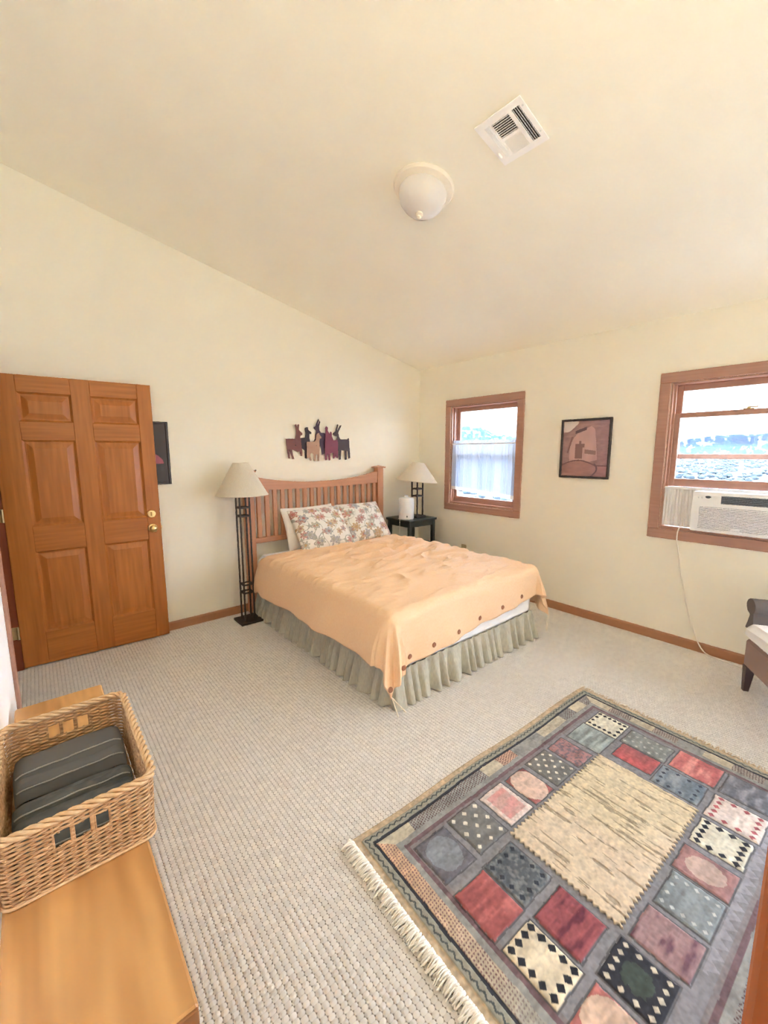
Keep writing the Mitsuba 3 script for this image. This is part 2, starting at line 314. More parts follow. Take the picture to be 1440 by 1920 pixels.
for x0, x1 in cols:
    for z0, z1 in rows:
        def ring(ins, y): return np.array([[x0 + ins, y, z0 + ins], [x1 - ins, y, z0 + ins], [x1 - ins, y, z1 - ins], [x0 + ins, y, z1 - ins]])
        V = np.vstack([ring(0, 0.001), ring(0.012, 0.013), ring(0.02, 0.013), ring(0.055, 0.004), ring(0.055, 0.004)])
        F = []
        for r in range(3):
            for q in range(4):
                a, b = r * 4 + q, r * 4 + (q + 1) % 4; F += [[a, b, b + 4], [a, b + 4, a + 4]]
        F += [[12, 13, 14], [12, 14, 15]]
        front = trimesh.Trimesh(V[:16], F, process=False)
        back = front.copy(); back.vertices[:, 1] = th - back.vertices[:, 1]; back.faces = back.faces[:, ::-1]
        dp('panel', cat_(front, back), 'door_wood_upright', label='raised panel')
def turned(profile, x, z, back=False):
    m = lathe(profile, 32); m = tf(m, rot(PI / 2, [1, 0, 0]))          # lathe z axis -> -y
    if back: m = tf(m, rot(PI, [0, 0, 1]))
    return mv(m, x, th if back else 0.0, z)
knob = [(0.0, 0.0), (0.034, 0.0), (0.034, 0.004), (0.028, 0.009), (0.012, 0.012), (0.011, 0.026), (0.022, 0.032), (0.029, 0.042), (0.03, 0.05), (0.026, 0.06), (0.015, 0.066), (0.0, 0.067)]
dp('knob', turned(knob, 0.873, 0.915), 'brass', 40, 'brass door knob')
dp('knob', turned([(r * 0.9, h * 0.5) for r, h in knob], 0.873, 0.915, True), 'brass', 40, 'brass door knob')
dp('deadbolt', cat_(turned([(0, 0), (0.033, 0), (0.033, 0.006), (0.028, 0.012), (0.0, 0.013)], 0.873, 1.03), mv(bx(-0.006, 0.006, -0.026, -0.01, -0.016, 0.016, 0.003), 0.873, 0, 1.03)), 'brass', 40, 'brass deadbolt thumb turn')
for z in (0.22, 1.05, 1.83):
    dp('hinge', cat_(cyl([-0.006, -0.004, z], [-0.006, -0.004, z + 0.09], 0.007, 12)), 'hinge_brass', 30, 'brass hinge')
dp('latch_plate', cat_(bx(DW - 0.0005, DW + 0.002, 0.006, 0.03, 0.885, 0.945), bx(DW, DW + 0.01, 0.012, 0.024, 0.903, 0.927, 0.003)), 'brass')
t1 = thing('trim_1', 'reddish brown door casing around the open doorway in the left wall', None, kind='structure')
jx0, jx1 = XC - 0.135, XC + 0.002
add(t1 + '__jamb', bx(jx0, jx1, DO[1] - 0.002, DO[1] + 0.045, 0, 2.045), 'jamb_wood', label='hinge side jamb')
add(t1 + '__jamb', bx(jx0, jx1, DO[0], DO[0] + 0.02, 0, 2.05), 'jamb_wood', label='latch side jamb')
add(t1 + '__head_jamb', bx(jx0, jx1, DO[0] + 0.02, DO[1] - 0.002, 2.045, 2.065), 'jamb_wood')
add(t1 + '__casing', bx(XC, XC + 0.016, DO[0] - 0.07, DO[0] + 0.012, 0, 2.05, 0.003), 'trim_wood', label='latch side casing')
add(t1 + '__casing', bx(XC, XC + 0.016, DO[0] - 0.07, -0.001, 2.052, 2.12, 0.003), 'trim_wood', label='head casing')
for z in (0.232, 1.062, 1.842):
    add(t1 + '__hinge_leaf', bx(XC - 0.05, XC - 0.002, DO[1] - 0.004, DO[1] - 0.002, z, z + 0.09), 'hinge_brass', label='brass hinge leaf on the jamb')
# reddish brown door at the right edge of the view
d2 = thing('door_2', 'reddish brown wooden door whose edge shows at the lower right foreground', None, kind='structure')
D2X, D2Y = -3.06, -3.766
add(d2 + '__slab', ext_xz(Polygon([(0, 0), (0.036, 0), (0.036, 2.02), (0, 2.02)]), 0, 0.001), 'wardrobe_wood') if False else None
pl = Polygon([(D2X + 0.022, D2Y), (D2X + 0.04, D2Y), (D2X + 0.04, YD + 0.06), (D2X, YD + 0.06), (D2X, D2Y - 0.012), (D2X + 0.006, D2Y - 0.004)])
add(d2 + '__slab', mv(extr(pl, 2.02), 0, 0, 0.012), 'wardrobe_wood', label='reddish brown slab')
add(d2 + '__hinge', cat_(*[cyl([D2X, YD + 0.055, z], [D2X, YD + 0.055, z + 0.09], 0.007, 12) for z in (0.22, 1.05, 1.8)]), 'hinge_brass')

# ------------------------------------------------------------------ bed
PX0, PX1 = -2.335, -0.690
bed = thing('bed', 'wooden slatted headboard bed frame with square posts against the back wall', 'bed')
for a, b in ((PX0, PX0 + 0.085), (PX1 - 0.085, PX1)):
    p_ = add(bed + '__post', bx(a + 0.002, b - 0.002, -0.115, -0.035, 0, 1.345, 0.004), 'bed_wood_upright', label='square headboard post')
    cap = trimesh.convex.convex_hull(np.array([(a - 0.018, -0.132, 1.345), (b + 0.018, -0.132, 1.345), (b + 0.018, -0.018, 1.345), (a - 0.018, -0.018, 1.345),
                                     (a - 0.018, -0.132, 1.358), (b + 0.018, -0.132, 1.358), (b + 0.018, -0.018, 1.358), (a - 0.018, -0.018, 1.358), ((a + b) / 2, -0.075, 1.374)]))
    add(p_ + '__cap', cap, 'bed_wood_level', label='overhanging post cap')
xs = np.linspace(PX0 + 0.085, PX1 - 0.085, 41); u = (xs - (PX0 + PX1) / 2) / 0.74
top = 1.228 + 0.078 * np.abs(u) ** 2.2; low = 1.166 + 0.012 * np.abs(u) ** 2
add(bed + '__top_rail', ext_xz(list(zip(xs, low)) + list(zip(xs[::-1], top[::-1])), -0.105, -0.05), 'bed_wood_level', 35, label='curved top rail')
add(bed + '__lower_rail', bx(PX0 + 0.085, PX1 - 0.085, -0.1, -0.055, 0.672, 0.722, 0.004), 'bed_wood_level')
NS = 18; pitch = (PX1 - PX0 - 0.17) / NS
for i in range(NS):
    xc = PX0 + 0.085 + (i + 0.62) * pitch
    add(bed + '__slat', bx(xc - 0.021, xc + 0.021, -0.092, -0.064, 0.715, 1.176, 0.003), 'bed_wood_upright')
for x in (PX0 + 0.09, PX1 - 0.11): add(bed + '__side_rail', bx(x, x + 0.02, -2.06, -0.1, 0.1, 0.2, 0.003), 'bed_wood_level')
for x in (PX0 + 0.14, PX1 - 0.16):
    add(bed + '__leg', bx(x, x + 0.05, -2.0, -1.95, 0, 0.1, 0.003), 'bed_wood_upright')
BX0, BX1, BY0, BY1 = -2.265, -0.745, -2.085, -0.13
mt = thing('mattress', 'mattress in a white fitted sheet showing below the duvet at the foot of the bed', 'mattress')
def pillow_box(x0, x1, y0, y1, z0, z1, r, n=18):
    m = bx(x0, x1, y0, y1, z0, z1, r)
    m = m.subdivide_to_size(0.07); m = trimesh.Trimesh(m.vertices, m.faces)
    return trimesh.smoothing.filter_taubin(m, iterations=6)
add(mt + '__sheet', pillow_box(BX0, BX1, BY0, BY1, 0.205, 0.575, 0.04), 'white_cloth', True)
# bed skirt
def path_pts(step):
    ins = 0.0
    P = [(BX0 - ins, BY1), (BX0 - ins, BY0 - ins), (BX1 + ins, BY0 - ins), (BX1 + ins, BY1)]
    out, nr = [], []
    for (a, b), nrm in zip(zip(P[:-1], P[1:]), [(-1, 0), (0, -1), (1, 0)]):
        L = math.hypot(b[0] - a[0], b[1] - a[1]); n = int(L / step)
        for i in range(n):
            t = i / n; out.append((a[0] + (b[0] - a[0]) * t, a[1] + (b[1] - a[1]) * t)); nr.append(nrm)
    out.append(P[-1]); nr.append((1, 0))
    out, nr = np.array(out), np.array(nr, float)
    kk = np.hanning(15); kk /= kk.sum()
    for c in (0, 1): nr[:, c] = np.convolve(np.pad(nr[:, c], 7, mode='edge'), kk, 'valid')
    return out, nr / np.linalg.norm(nr, axis=1, keepdims=True)
pp, pn = path_pts(0.006)
sarc = np.arange(len(pp)) * 0.006
ph = 2 * PI * sarc / 0.088 + 1.6 * np.sin(sarc * 9.0) + 1.2 * np.sin(sarc * 23.0 + 2)
rib = np.sin(ph) + 0.35 * np.sin(2 * ph + 1 + np.sin(sarc * 7)); rib = np.sign(rib) * np.abs(rib) ** 0.8
H = np.linspace(0, 1, 9)
Pk = np.zeros((9, len(pp), 3))
for i, h in enumerate(H):
    off = -0.008 + 0.042 * h ** 0.8 + (0.006 + 0.025 * h) * rib
    Pk[i, :, :2] = pp + pn * off[:, None]; Pk[i, :, 2] = 0.222 - 0.216 * h + (0.004 * np.sin(sarc * 6) if h < 1 else 0)
sk = thing('bed_skirt', 'sage grey gathered bed skirt hanging to the carpet around the bed', 'bed skirt')
add(sk + '__ruffle', solid_sheet(Pk, 0.002), 'skirt_cloth', True)
add(sk + '__platform', bx(BX0 + 0.01, BX1 - 0.01, BY0 + 0.01, BY1 - 0.01, 0.2, 0.204), 'skirt_cloth')
# duvet
NA, NB = 250, 240
EX0, EX1, EYF, EYH = -2.255, -0.745, -2.045, -0.30
aL, aR = 0.35, 0.40
a_ = np.linspace(EX0 - aL, EX1 + aR, NA); b_ = np.linspace(0, 1, NB)
A_, B_ = np.meshgrid(a_, b_)
ta = np.clip((A_ - EX0) / (EX1 - EX0), 0, 1)
Lf = 0.40 - 0.125 * ta
Yf = EYH + (EYF - Lf - EYH) * B_
ox = np.where(A_ < EX0, A_ - EX0, np.where(A_ > EX1, A_ - EX1, 0.0)); oy = np.minimum(Yf - EYF, 0.0)
r = np.hypot(ox, oy) + 1e-9
RR = 0.075
th_ = np.clip(r / RR, 0, PI / 2 - 0.12)
hor = RR * np.sin(th_); drop = RR * (1 - np.cos(th_)); rest = np.maximum(r - RR * (PI / 2 - 0.12), 0)
flare = np.where(np.abs(ox) > 1e-6, math.sin(0.12), math.sin(0.04))
ang = np.arctan2(-oy, np.abs(ox))
corner = np.sin(2 * ang) ** 2 * (np.abs(ox) > 1e-6) * (oy < -1e-6)
hor = hor + rest * (flare + 0.10 * corner); drop = drop + rest * np.sqrt(np.maximum(0, 1 - (flare + 0.10 * corner) ** 2))
foldc = (0.026 * np.sin(ang * 11 + 0.9) + 0.008 * np.sin(ang * 23)) * np.clip(rest / 0.3, 0, 1) * np.clip(corner * 3, 0, 1)
side = np.where((oy > -1e-6) & (np.abs(ox) > 0), np.sin(Yf * 8.5 + 0.6) * 0.016 + np.sin(Yf * 21) * 0.006, 0) + np.where((np.abs(ox) < 1e-6) & (oy < 0), np.sin(A_ * 9.5) * 0.014 + 0.007 * np.sin(A_ * 27), 0)
hor = hor + foldc + side * np.clip(rest / 0.25, 0, 1.2)
bulge = 0.035 * np.sin(np.clip(rest / 0.36, 0, 1) * PI) * (1 - corner) * np.where(np.abs(ox) > 1e-6, 1, 0.15)
hor = hor + bulge
ux, uy = ox / r, oy / r
Px = np.clip(A_, EX0, EX1) + ux * hor ; Py = np.maximum(Yf, EYF) + uy * hor
TOP = 0.605
Pz = TOP - drop
Q = np.stack([A_, Yf, A_ * 0], -1)
inside = np.clip(1 - r / 0.25, 0, 1)
wr = nz(Q * np.array([2.0, 3.5, 1]), 1.0, 3, 3) - 0.5
rid = 1 - np.abs(2 * nz(Q * np.array([3.2, 7.5, 1]) + 0.6 * wr[..., None], 1.0, 11, 3) - 1)
mask = np.exp(-(((A_ + 1.35) / 0.75) ** 2 + ((Yf + 1.0) / 0.65) ** 2))
Pz += (0.024 * wr + 0.055 * np.maximum(rid - 0.74, 0) ** 1.3 * 5.0 * (0.12 + mask)) * (0.3 + 0.7 * inside)
Pz += 0.012 * np.sin(np.clip((A_ - EX0) / (EX1 - EX0), 0, 1) * PI) - 0.03 * np.exp(-((Yf - EYH) / 0.05) ** 2)
Px += 0.012 * (nz(Q, 4.0, 21) - 0.5) * np.clip(rest / 0.1, 0, 1)
Pz = np.maximum(Pz, 0.022 + 0.02 * np.abs(np.sin(ang * 20)))
P3 = np.stack([Px, Py, Pz], -1)
dv = thing('duvet', 'peach orange duvet cover draped over the bed with brown buttons along its foot', 'duvet')
add(dv + '__cover', solid_sheet(P3[:, ::-1], 0.012), 'duvet_cloth', True)
mD = sheet(P3[:, ::-1]); nD = np.array(mD.vertex_normals).reshape(NB, NA, 3)[:, ::-1]
def on_duvet(a, b): i, j = int(round(b * (NB - 1))), int(np.argmin(np.abs(a_ - a))); return P3[i, j], nD[i, j]
def disc_at(p, n, r, h):
    m = lathe([(0, 0), (r, 0), (r, h * 0.6), (r * 0.75, h), (r * 0.45, h * 0.75), (0, h * 0.75)], 16)
    return mv(tf(m, trimesh.geometry.align_vectors([0, 0, 1], n)), *p)
for a in (-2.58, -2.31, -2.17, -1.98, -1.75, -1.50, -1.24, -0.98):
    p_, n_ = on_duvet(a, 0.975); add(dv + '__button', disc_at(p_ + n_ * 0.001, n_, 0.016, 0.007), 'button_brown', 30, label='brown button')
for a in (a_[2], a_[-3]):
    p_, _ = on_duvet(a, 1.0)
    for sgn in (1, -1):
        t = np.linspace(0, 1, 9); L = min(0.16, max(p_[2] - 0.004, 0.0)) if a > -1 else 0.1
        if a > -1: pts = np.stack([p_[0] + sgn * 0.012 * np.sin(3 * t), p_[1] + 0.01 * t, p_[2] - L * t], 1)
        else: pts = np.stack([p_[0] + sgn * 0.03 * t, p_[1] - 0.09 * t, np.maximum(p_[2] - 0.06 * t, 0.012)], 1)
        add(dv + '__tie', tube(pts, 0.0035, 6), 'tie_cream', True, label='thin cream tie string')
# pillows
def flower_color(u, v, seed):
    rg = np.random.default_rng(seed); col = np.ones(u.shape + (3,)) * np.array([0.80, 0.77, 0.71])
    vine = np.abs(np.sin(u * 34 + 2.2 * np.sin(v * 21 + seed)) + np.sin(v * 30 + 2.0 * np.sin(u * 25)))
    col = np.where((vine < 0.13)[..., None], np.array([0.43, 0.42, 0.36]), col)
    pal = [(0.50, 0.19, 0.155), (0.50, 0.33, 0.16), (0.33, 0.34, 0.36), (0.44, 0.24, 0.21), (0.40, 0.39, 0.31)]
    N = 0
    for gx in np.arange(-0.36, 0.37, 0.093):
        for gy in np.arange(-0.27, 0.28, 0.088):
            cx, cy = gx + rg.uniform(-0.018, 0.018) + 0.045 * (N % 2), gy + rg.uniform(-0.015, 0.015); N += 1
            R = rg.uniform(0.034, 0.054); c = np.array(pal[rg.integers(len(pal))]); c2 = np.array(pal[rg.integers(len(pal))])
            dx, dy = u - cx, v - cy; rr = np.hypot(dx, dy); aa = np.arctan2(dy, dx)
            pet = R * (0.78 + 0.22 * np.cos(aa * rg.integers(5, 8) + rg.uniform(0, 6)))
            t = rr / pet
            col = np.where((t < 1)[..., None], c * 0.85 + 0.05, col)
            col = np.where(((t > 0.55) & (t < 0.68))[..., None], np.array([0.70, 0.62, 0.53]), col)
            col = np.where((t < 0.36)[..., None], c2, col)
    return col
def pillow(w, h, t, nu, nv, seed, color=True):
    U, V = np.meshgrid(np.linspace(-1, 1, nu), np.linspace(-1, 1, nv))
    ox_ = w / 2 * U * (1 - 0.055 * (1 - V ** 2) * np.abs(U) ** 3); oy_ = h / 2 * V * (1 - 0.055 * (1 - U ** 2) * np.abs(V) ** 3)
    f = ((1 - np.abs(U) ** 2.6) * (1 - np.abs(V) ** 2.6)) ** 0.52
    P = np.stack([ox_, oy_, U * 0], -1)
    wr = (nz(P * np.array([1, 1, 0]), 7.0, seed, 3) - 0.5) * 0.035 * f
    fr_, bk = P.copy(), P.copy(); fr_[..., 2] = t / 2 * f + wr; bk[..., 2] = -t / 2 * f + wr
    e = (np.minimum(1 - np.abs(U), 1 - np.abs(V)) < 1e-9)
    fr_[e] += np.array([0, 0, 0.002])
    v = np.vstack([fr_.reshape(-1, 3), bk.reshape(-1, 3)]); g = grid_faces(nv, nu)
    m = trimesh.Trimesh(v, np.vstack([g, g[:, ::-1] + nu * nv]), process=False)
    if not color: return m, None
    c = flower_color(ox_, oy_, seed); return m, np.vstack([c.reshape(-1, 3)] * 2)
def place_pillow(m, base, lean, yaw, roll=0.0, h=0.46):
    # local x along the bed width, local y up along the pillow, local z towards the foot of the bed
    B = np.eye(4); B[:3, :3] = np.array([[1, 0, 0], [0, 0, -1], [0, 1, 0]], float)
    A = trimesh.transformations.translation_matrix(base) @ rotz(yaw) @ rot(-lean, [1, 0, 0]) @ B @ trimesh.transformations.translation_matrix([0, h / 2, 0]) @ rot(roll, [0, 0, 1])
    return tf(m, A)
m, c = pillow(0.60, 0.47, 0.17, 230, 170, 5)
s1 = thing('pillow', 'floral print pillow nearer the floor lamp, leaning on the headboard', 'pillow', 'floral pillows on the bed')
add(s1 + '__cover', place_pillow(m, [-1.655, -0.445, 0.605], 0.70, -0.03, 0.02, 0.47), 'printed', True, color=c)
m, c = pillow(0.55, 0.46, 0.16, 230, 170, 9)
s2 = thing('pillow', 'floral print pillow nearer the side table, leaning on the headboard', 'pillow', 'floral pillows on the bed')
add(s2 + '__cover', place_pillow(m, [-1.10, -0.43, 0.605], 0.66, 0.03, -0.015, 0.47), 'printed', True, color=c)
m, _ = pillow(0.60, 0.43, 0.13, 80, 60, 13, False)
s3 = thing('pillow', 'plain white pillow standing behind the left floral pillow', 'pillow')
add(s3 + '__cover', place_pillow(m, [-1.70, -0.27, 0.585], 0.40, 0.02, 0.0, 0.44), 'pillow_cotton', True)

# ------------------------------------------------------------------ lamps
def iron_lamp(key, label, x, y, z0, zb, zt, rb, rt, half, rod, base, bars, tilt=0.0):
    k = thing(key, label, 'lamp')
    add(k + '__base', bx(x - base, x + base, y - base, y + base, z0, z0 + 0.022, 0.004), 'dark_iron')
    ztop = zb + 0.03
    for sx in (-1, 1):
        for sy in (-1, 1):
            cx, cy = x + sx * half, y + sy * half
            add(k + '__rod', bx(cx - rod, cx + rod, cy - rod, cy + rod, z0 + 0.02, ztop, 0.002), 'dark_iron')
    for z in bars:
        add(k + '__crossbar', cat_(*[bx(x - half, x + half, y + s * half - rod * .8, y + s * half + rod * .8, z, z + 2 * rod, 0.001) for s in (-1, 1)], *[bx(x + s * half - rod * .8, x + s * half + rod * .8, y - half, y + half, z, z + 2 * rod, 0.001) for s in (-1, 1)]), 'dark_iron')
    add(k + '__yoke', bx(x - half, x + half, y - 0.008, y + 0.008, ztop - 0.02, ztop - 0.005), 'dark_iron')
    add(k + '__socket', cat_(cyl([x, y, ztop - 0.02], [x, y, ztop + 0.06], 0.016, 16)), 'dark_iron')
    o = [x, y, (zb + zt) / 2]
    S = lathe([(rb, 0), (rt, zt - zb), (rt - 0.002, zt - zb), (rb - 0.002, 0.0), (rb, 0)], 72); S = tf(mv(S, x, y, zb), rot(tilt, [0.77, -0.64, 0], o) if False else rot(tilt, [0.64, 0.77, 0], o))
    sh = add(k + '__shade', S, 'shade_cloth', 40, label='tapered linen lamp shade')
    h = zt - zb
    rings = (tube([[rb * math.cos(a), rb * math.sin(a), 0.002] for a in np.linspace(0, 2 * PI, 72, endpoint=False)], 0.003, 6, True), tube([[rt * math.cos(a), rt * math.sin(a), h - 0.002] for a in np.linspace(0, 2 * PI, 48, endpoint=False)], 0.003, 6, True))
    add(sh + '__spider', tf(mv(trimesh.boolean.union([cyl([0, 0, h - 0.02], [rt * math.cos(a), rt * math.sin(a), h - 0.02], 0.002, 6) for a in (0, 2.09, 4.19)], engine='manifold'), x, y, zb), rot(tilt, [0.64, 0.77, 0], o)), 'dark_iron')
    for q_ in rings: add(sh + '__rim', tf(mv(q_, x, y, zb), rot(tilt, [0.64, 0.77, 0], o)), 'shade_cloth', 40)
    return k
iron_lamp('floor_lamp', 'tall floor lamp with four dark iron rods and a linen shade left of the bed', -2.412, -0.236, 0.0, 1.157, 1.437, 0.222, 0.066, 0.043, 0.0065, 0.1, (0.27, 0.345, 0.965, 1.04))
iron_lamp('table_lamp', 'dark iron table lamp with a wide linen shade on the side table', -0.312, -0.29, 0.7525, 1.185, 1.40, 0.245, 0.07, 0.045, 0.008, 0.075, (1.0, 1.085), tilt=0.10)
add('wall_hook', cat_(mv(tf(trimesh.creation.icosphere(2, 0.008), np.eye(4)), -2.186, -0.012, 1.356), cyl([-2.186, 0, 1.356], [-2.186, -0.012, 1.356], 0.003, 8)), 'dark_iron', True, label='small dark round wall hook beside the floor lamp shade', cat='hook')

# ------------------------------------------------------------------ side table, humidifier
st = thing('side_table', 'black square side table between the bed and the corner', 'side table')
tx0, tx1, ty0, ty1, tz = -0.60, -0.15, -0.465, -0.05, 0.752
add(st + '__table_top', bx(tx0, tx1, ty0, ty1, tz - 0.026, tz, 0.004), 'black_table')
for x in (tx0 + 0.015, tx1 - 0.055):
    for y in (ty0 + 0.015, ty1 - 0.055): add(st + '__leg', bx(x, x + 0.04, y, y + 0.04, 0, tz - 0.026, 0.003), 'black_table')
add(st + '__apron', cat_(bx(tx0 + 0.055, tx1 - 0.055, ty0 + 0.022, ty0 + 0.04, tz - 0.085, tz - 0.026), bx(tx0 + 0.022, tx0 + 0.04, ty0 + 0.055, ty1 - 0.055, tz - 0.085, tz - 0.026), bx(tx1 - 0.04, tx1 - 0.022, ty0 + 0.055, ty1 - 0.055, tz - 0.085, tz - 0.026), bx(tx0 + 0.055, tx1 - 0.055, ty1 - 0.04, ty1 - 0.022, tz - 0.085, tz - 0.026)), 'black_table')
add(st + '__shelf', bx(tx0 + 0.02, tx1 - 0.02, ty0 + 0.02, ty1 - 0.02, 0.43, 0.45, 0.003), 'black_table')
hx, hy = -0.503, -0.305
hu = thing('humidifier', 'white cylindrical humidifier on the side table beside the table lamp', 'humidifier')
add(hu + '__base', mv(lathe([(0, 0), (0.082, 0), (0.088, 0.008), (0.088, 0.075), (0, 0.075)], 48), hx, hy, tz), 'white_plastic', 30)
add(hu + '__tank', mv(lathe([(0.0, 0.076), (0.087, 0.076), (0.088, 0.085), (0.088, 0.235), (0.082, 0.25), (0.03, 0.256), (0, 0.256)], 48), hx, hy, tz), 'clear_plastic', 30, label='translucent water tank')
add(hu + '__nozzle', mv(lathe([(0, 0.25), (0.026, 0.25), (0.022, 0.275), (0.012, 0.277), (0.0, 0.272)], 24), hx, hy, tz), 'white_plastic', 30)
nd = np.array([-0.62, -0.785, 0]); add(hu + '__power_button', disc_at(np.array([hx, hy, tz + 0.038]) + nd * 0.0875, nd, 0.009, 0.003), 'dark_grille', 30, label='small dark power button')
add(hu + '__cord', tube([[hx - 0.075, hy + 0.05, tz + 0.012], [hx - 0.10, hy + 0.03, tz + 0.01], [tx0 - 0.004, hy + 0.0, tz + 0.004], [tx0 - 0.012, hy - 0.005, tz - 0.04], [tx0 - 0.012, hy - 0.005, tz - 0.2], [tx0 - 0.01, hy + 0.02, 0.3]], 0.003, 6), 'cord_white', True)

# ------------------------------------------------------------------ wall art
GOATS = {
'rust': [(-1.861, 1.654), (-1.758, 1.656), (-1.744, 1.715), (-1.746, 1.75), (-1.759, 1.793), (-1.746, 1.799), (-1.734, 1.767), (-1.723, 1.8), (-1.714, 1.797), (-1.72, 1.75), (-1.707, 1.733), (-1.681, 1.716), (-1.683, 1.699), (-1.703, 1.698), (-1.707, 1.674), (-1.698, 1.645), (-1.694, 1.586), (-1.688, 1.527), (-1.69, 1.491), (-1.702, 1.491), (-1.712, 1.538), (-1.736, 1.533), (-1.781, 1.55), (-1.804, 1.556), (-1.793, 1.492), (-1.781, 1.462), (-1.795, 1.459), (-1.812, 1.509), (-1.824, 1.55), (-1.833, 1.556), (-1.827, 1.468), (-1.84, 1.466), (-1.85, 1.539), (-1.857, 1.608)],
'black': [(-1.704, 1.663), (-1.643, 1.67), (-1.636, 1.717), (-1.646, 1.759), (-1.64, 1.771), (-1.628, 1.774), (-1.614, 1.774), (-1.607, 1.748), (-1.573, 1.725), (-1.577, 1.713), (-1.597, 1.715), (-1.599, 1.677), (-1.593, 1.635), (-1.624, 1.622), (-1.633, 1.562), (-1.636, 1.466), (-1.65, 1.466), (-1.654, 1.55), (-1.681, 1.562), (-1.692, 1.622)],
'tan': [(-1.631, 1.628), (-1.583, 1.629), (-1.541, 1.632), (-1.522, 1.654), (-1.514, 1.703), (-1.499, 1.718), (-1.489, 1.721), (-1.482, 1.703), (-1.465, 1.685), (-1.465, 1.67), (-1.483, 1.672), (-1.487, 1.636), (-1.486, 1.563), (-1.487, 1.526), (-1.497, 1.437), (-1.512, 1.437), (-1.508, 1.502), (-1.53, 1.514), (-1.538, 1.438), (-1.552, 1.438), (-1.552, 1.502), (-1.579, 1.526), (-1.6, 1.514), (-1.598, 1.484), (-1.585, 1.444), (-1.599, 1.441), (-1.615, 1.484), (-1.626, 1.466), (-1.636, 1.466)],
'plum': [(-1.541, 1.636), (-1.526, 1.66), (-1.524, 1.708), (-1.517, 1.715), (-1.512, 1.751), (-1.537, 1.768), (-1.538, 1.78), (-1.518, 1.787), (-1.511, 1.814), (-1.485, 1.86), (-1.48, 1.855), (-1.499, 1.809), (-1.486, 1.809), (-1.471, 1.843), (-1.465, 1.837), (-1.479, 1.794), (-1.477, 1.752), (-1.46, 1.725), (-1.417, 1.723), (-1.406, 1.711), (-1.412, 1.613), (-1.426, 1.507), (-1.448, 1.501), (-1.454, 1.563), (-1.47, 1.612), (-1.484, 1.624), (-1.49, 1.667), (-1.511, 1.666), (-1.519, 1.636)],
'wine': [(-1.412, 1.637), (-1.405, 1.742), (-1.408, 1.779), (-1.397, 1.791), (-1.38, 1.78), (-1.383, 1.749), (-1.358, 1.712), (-1.343, 1.738), (-1.335, 1.732), (-1.333, 1.694), (-1.311, 1.645), (-1.262, 1.658), (-1.255, 1.614), (-1.257, 1.526), (-1.258, 1.468), (-1.274, 1.465), (-1.284, 1.494), (-1.308, 1.459), (-1.319, 1.463), (-1.314, 1.526), (-1.356, 1.513), (-1.357, 1.444), (-1.372, 1.441), (-1.378, 1.501), (-1.397, 1.504), (-1.398, 1.445), (-1.417, 1.445), (-1.418, 1.526)],
'brown': [(-1.262, 1.646), (-1.253, 1.702), (-1.272, 1.696), (-1.302, 1.708), (-1.313, 1.717), (-1.298, 1.729), (-1.271, 1.746), (-1.275, 1.758), (-1.254, 1.818), (-1.245, 1.815), (-1.26, 1.759), (-1.251, 1.753), (-1.216, 1.81), (-1.206, 1.808), (-1.237, 1.753), (-1.249, 1.734), (-1.238, 1.69), (-1.216, 1.659), (-1.122, 1.661), (-1.114, 1.674), (-1.106, 1.67), (-1.103, 1.59), (-1.093, 1.467), (-1.11, 1.457), (-1.12, 1.532), (-1.14, 1.558), (-1.142, 1.448), (-1.157, 1.445), (-1.163, 1.545), (-1.21, 1.551), (-1.22, 1.449), (-1.236, 1.446), (-1.238, 1.538), (-1.256, 1.564)]}
ga = thing('goat_wall_sculpture', 'metal wall sculpture of a herd of horned goats above the headboard', 'wall art')
depth = dict(rust=1, black=0, tan=2, plum=0, wine=2, brown=1)
for g, pts in GOATS.items():
    pg = Polygon(pts).buffer(0.003).buffer(0)
    pg = max(getattr(pg, 'geoms', [pg]), key=lambda q: q.area)
    y0 = -0.008 - 0.006 * depth[g]
    add(ga + '__goat', ext_xz(pg, y0, y0 - 0.004), 'goat_' + g, label={'rust': 'rust red goat facing right', 'black': 'small black goat facing right', 'tan': 'pale tan kid in front', 'plum': 'tall dark plum goat at the centre', 'wine': 'wine red goat', 'brown': 'dark brown goat facing left'}[g])
add(ga + '__hanger', cat_(bx(-1.8, -1.15, -0.01, -0.002, 1.59, 1.6), *[cyl([x, 0, 1.595], [x, -0.024, 1.595], 0.004, 8) for x in (-1.76, -1.52, -1.34, -1.17)]), 'dark_iron')
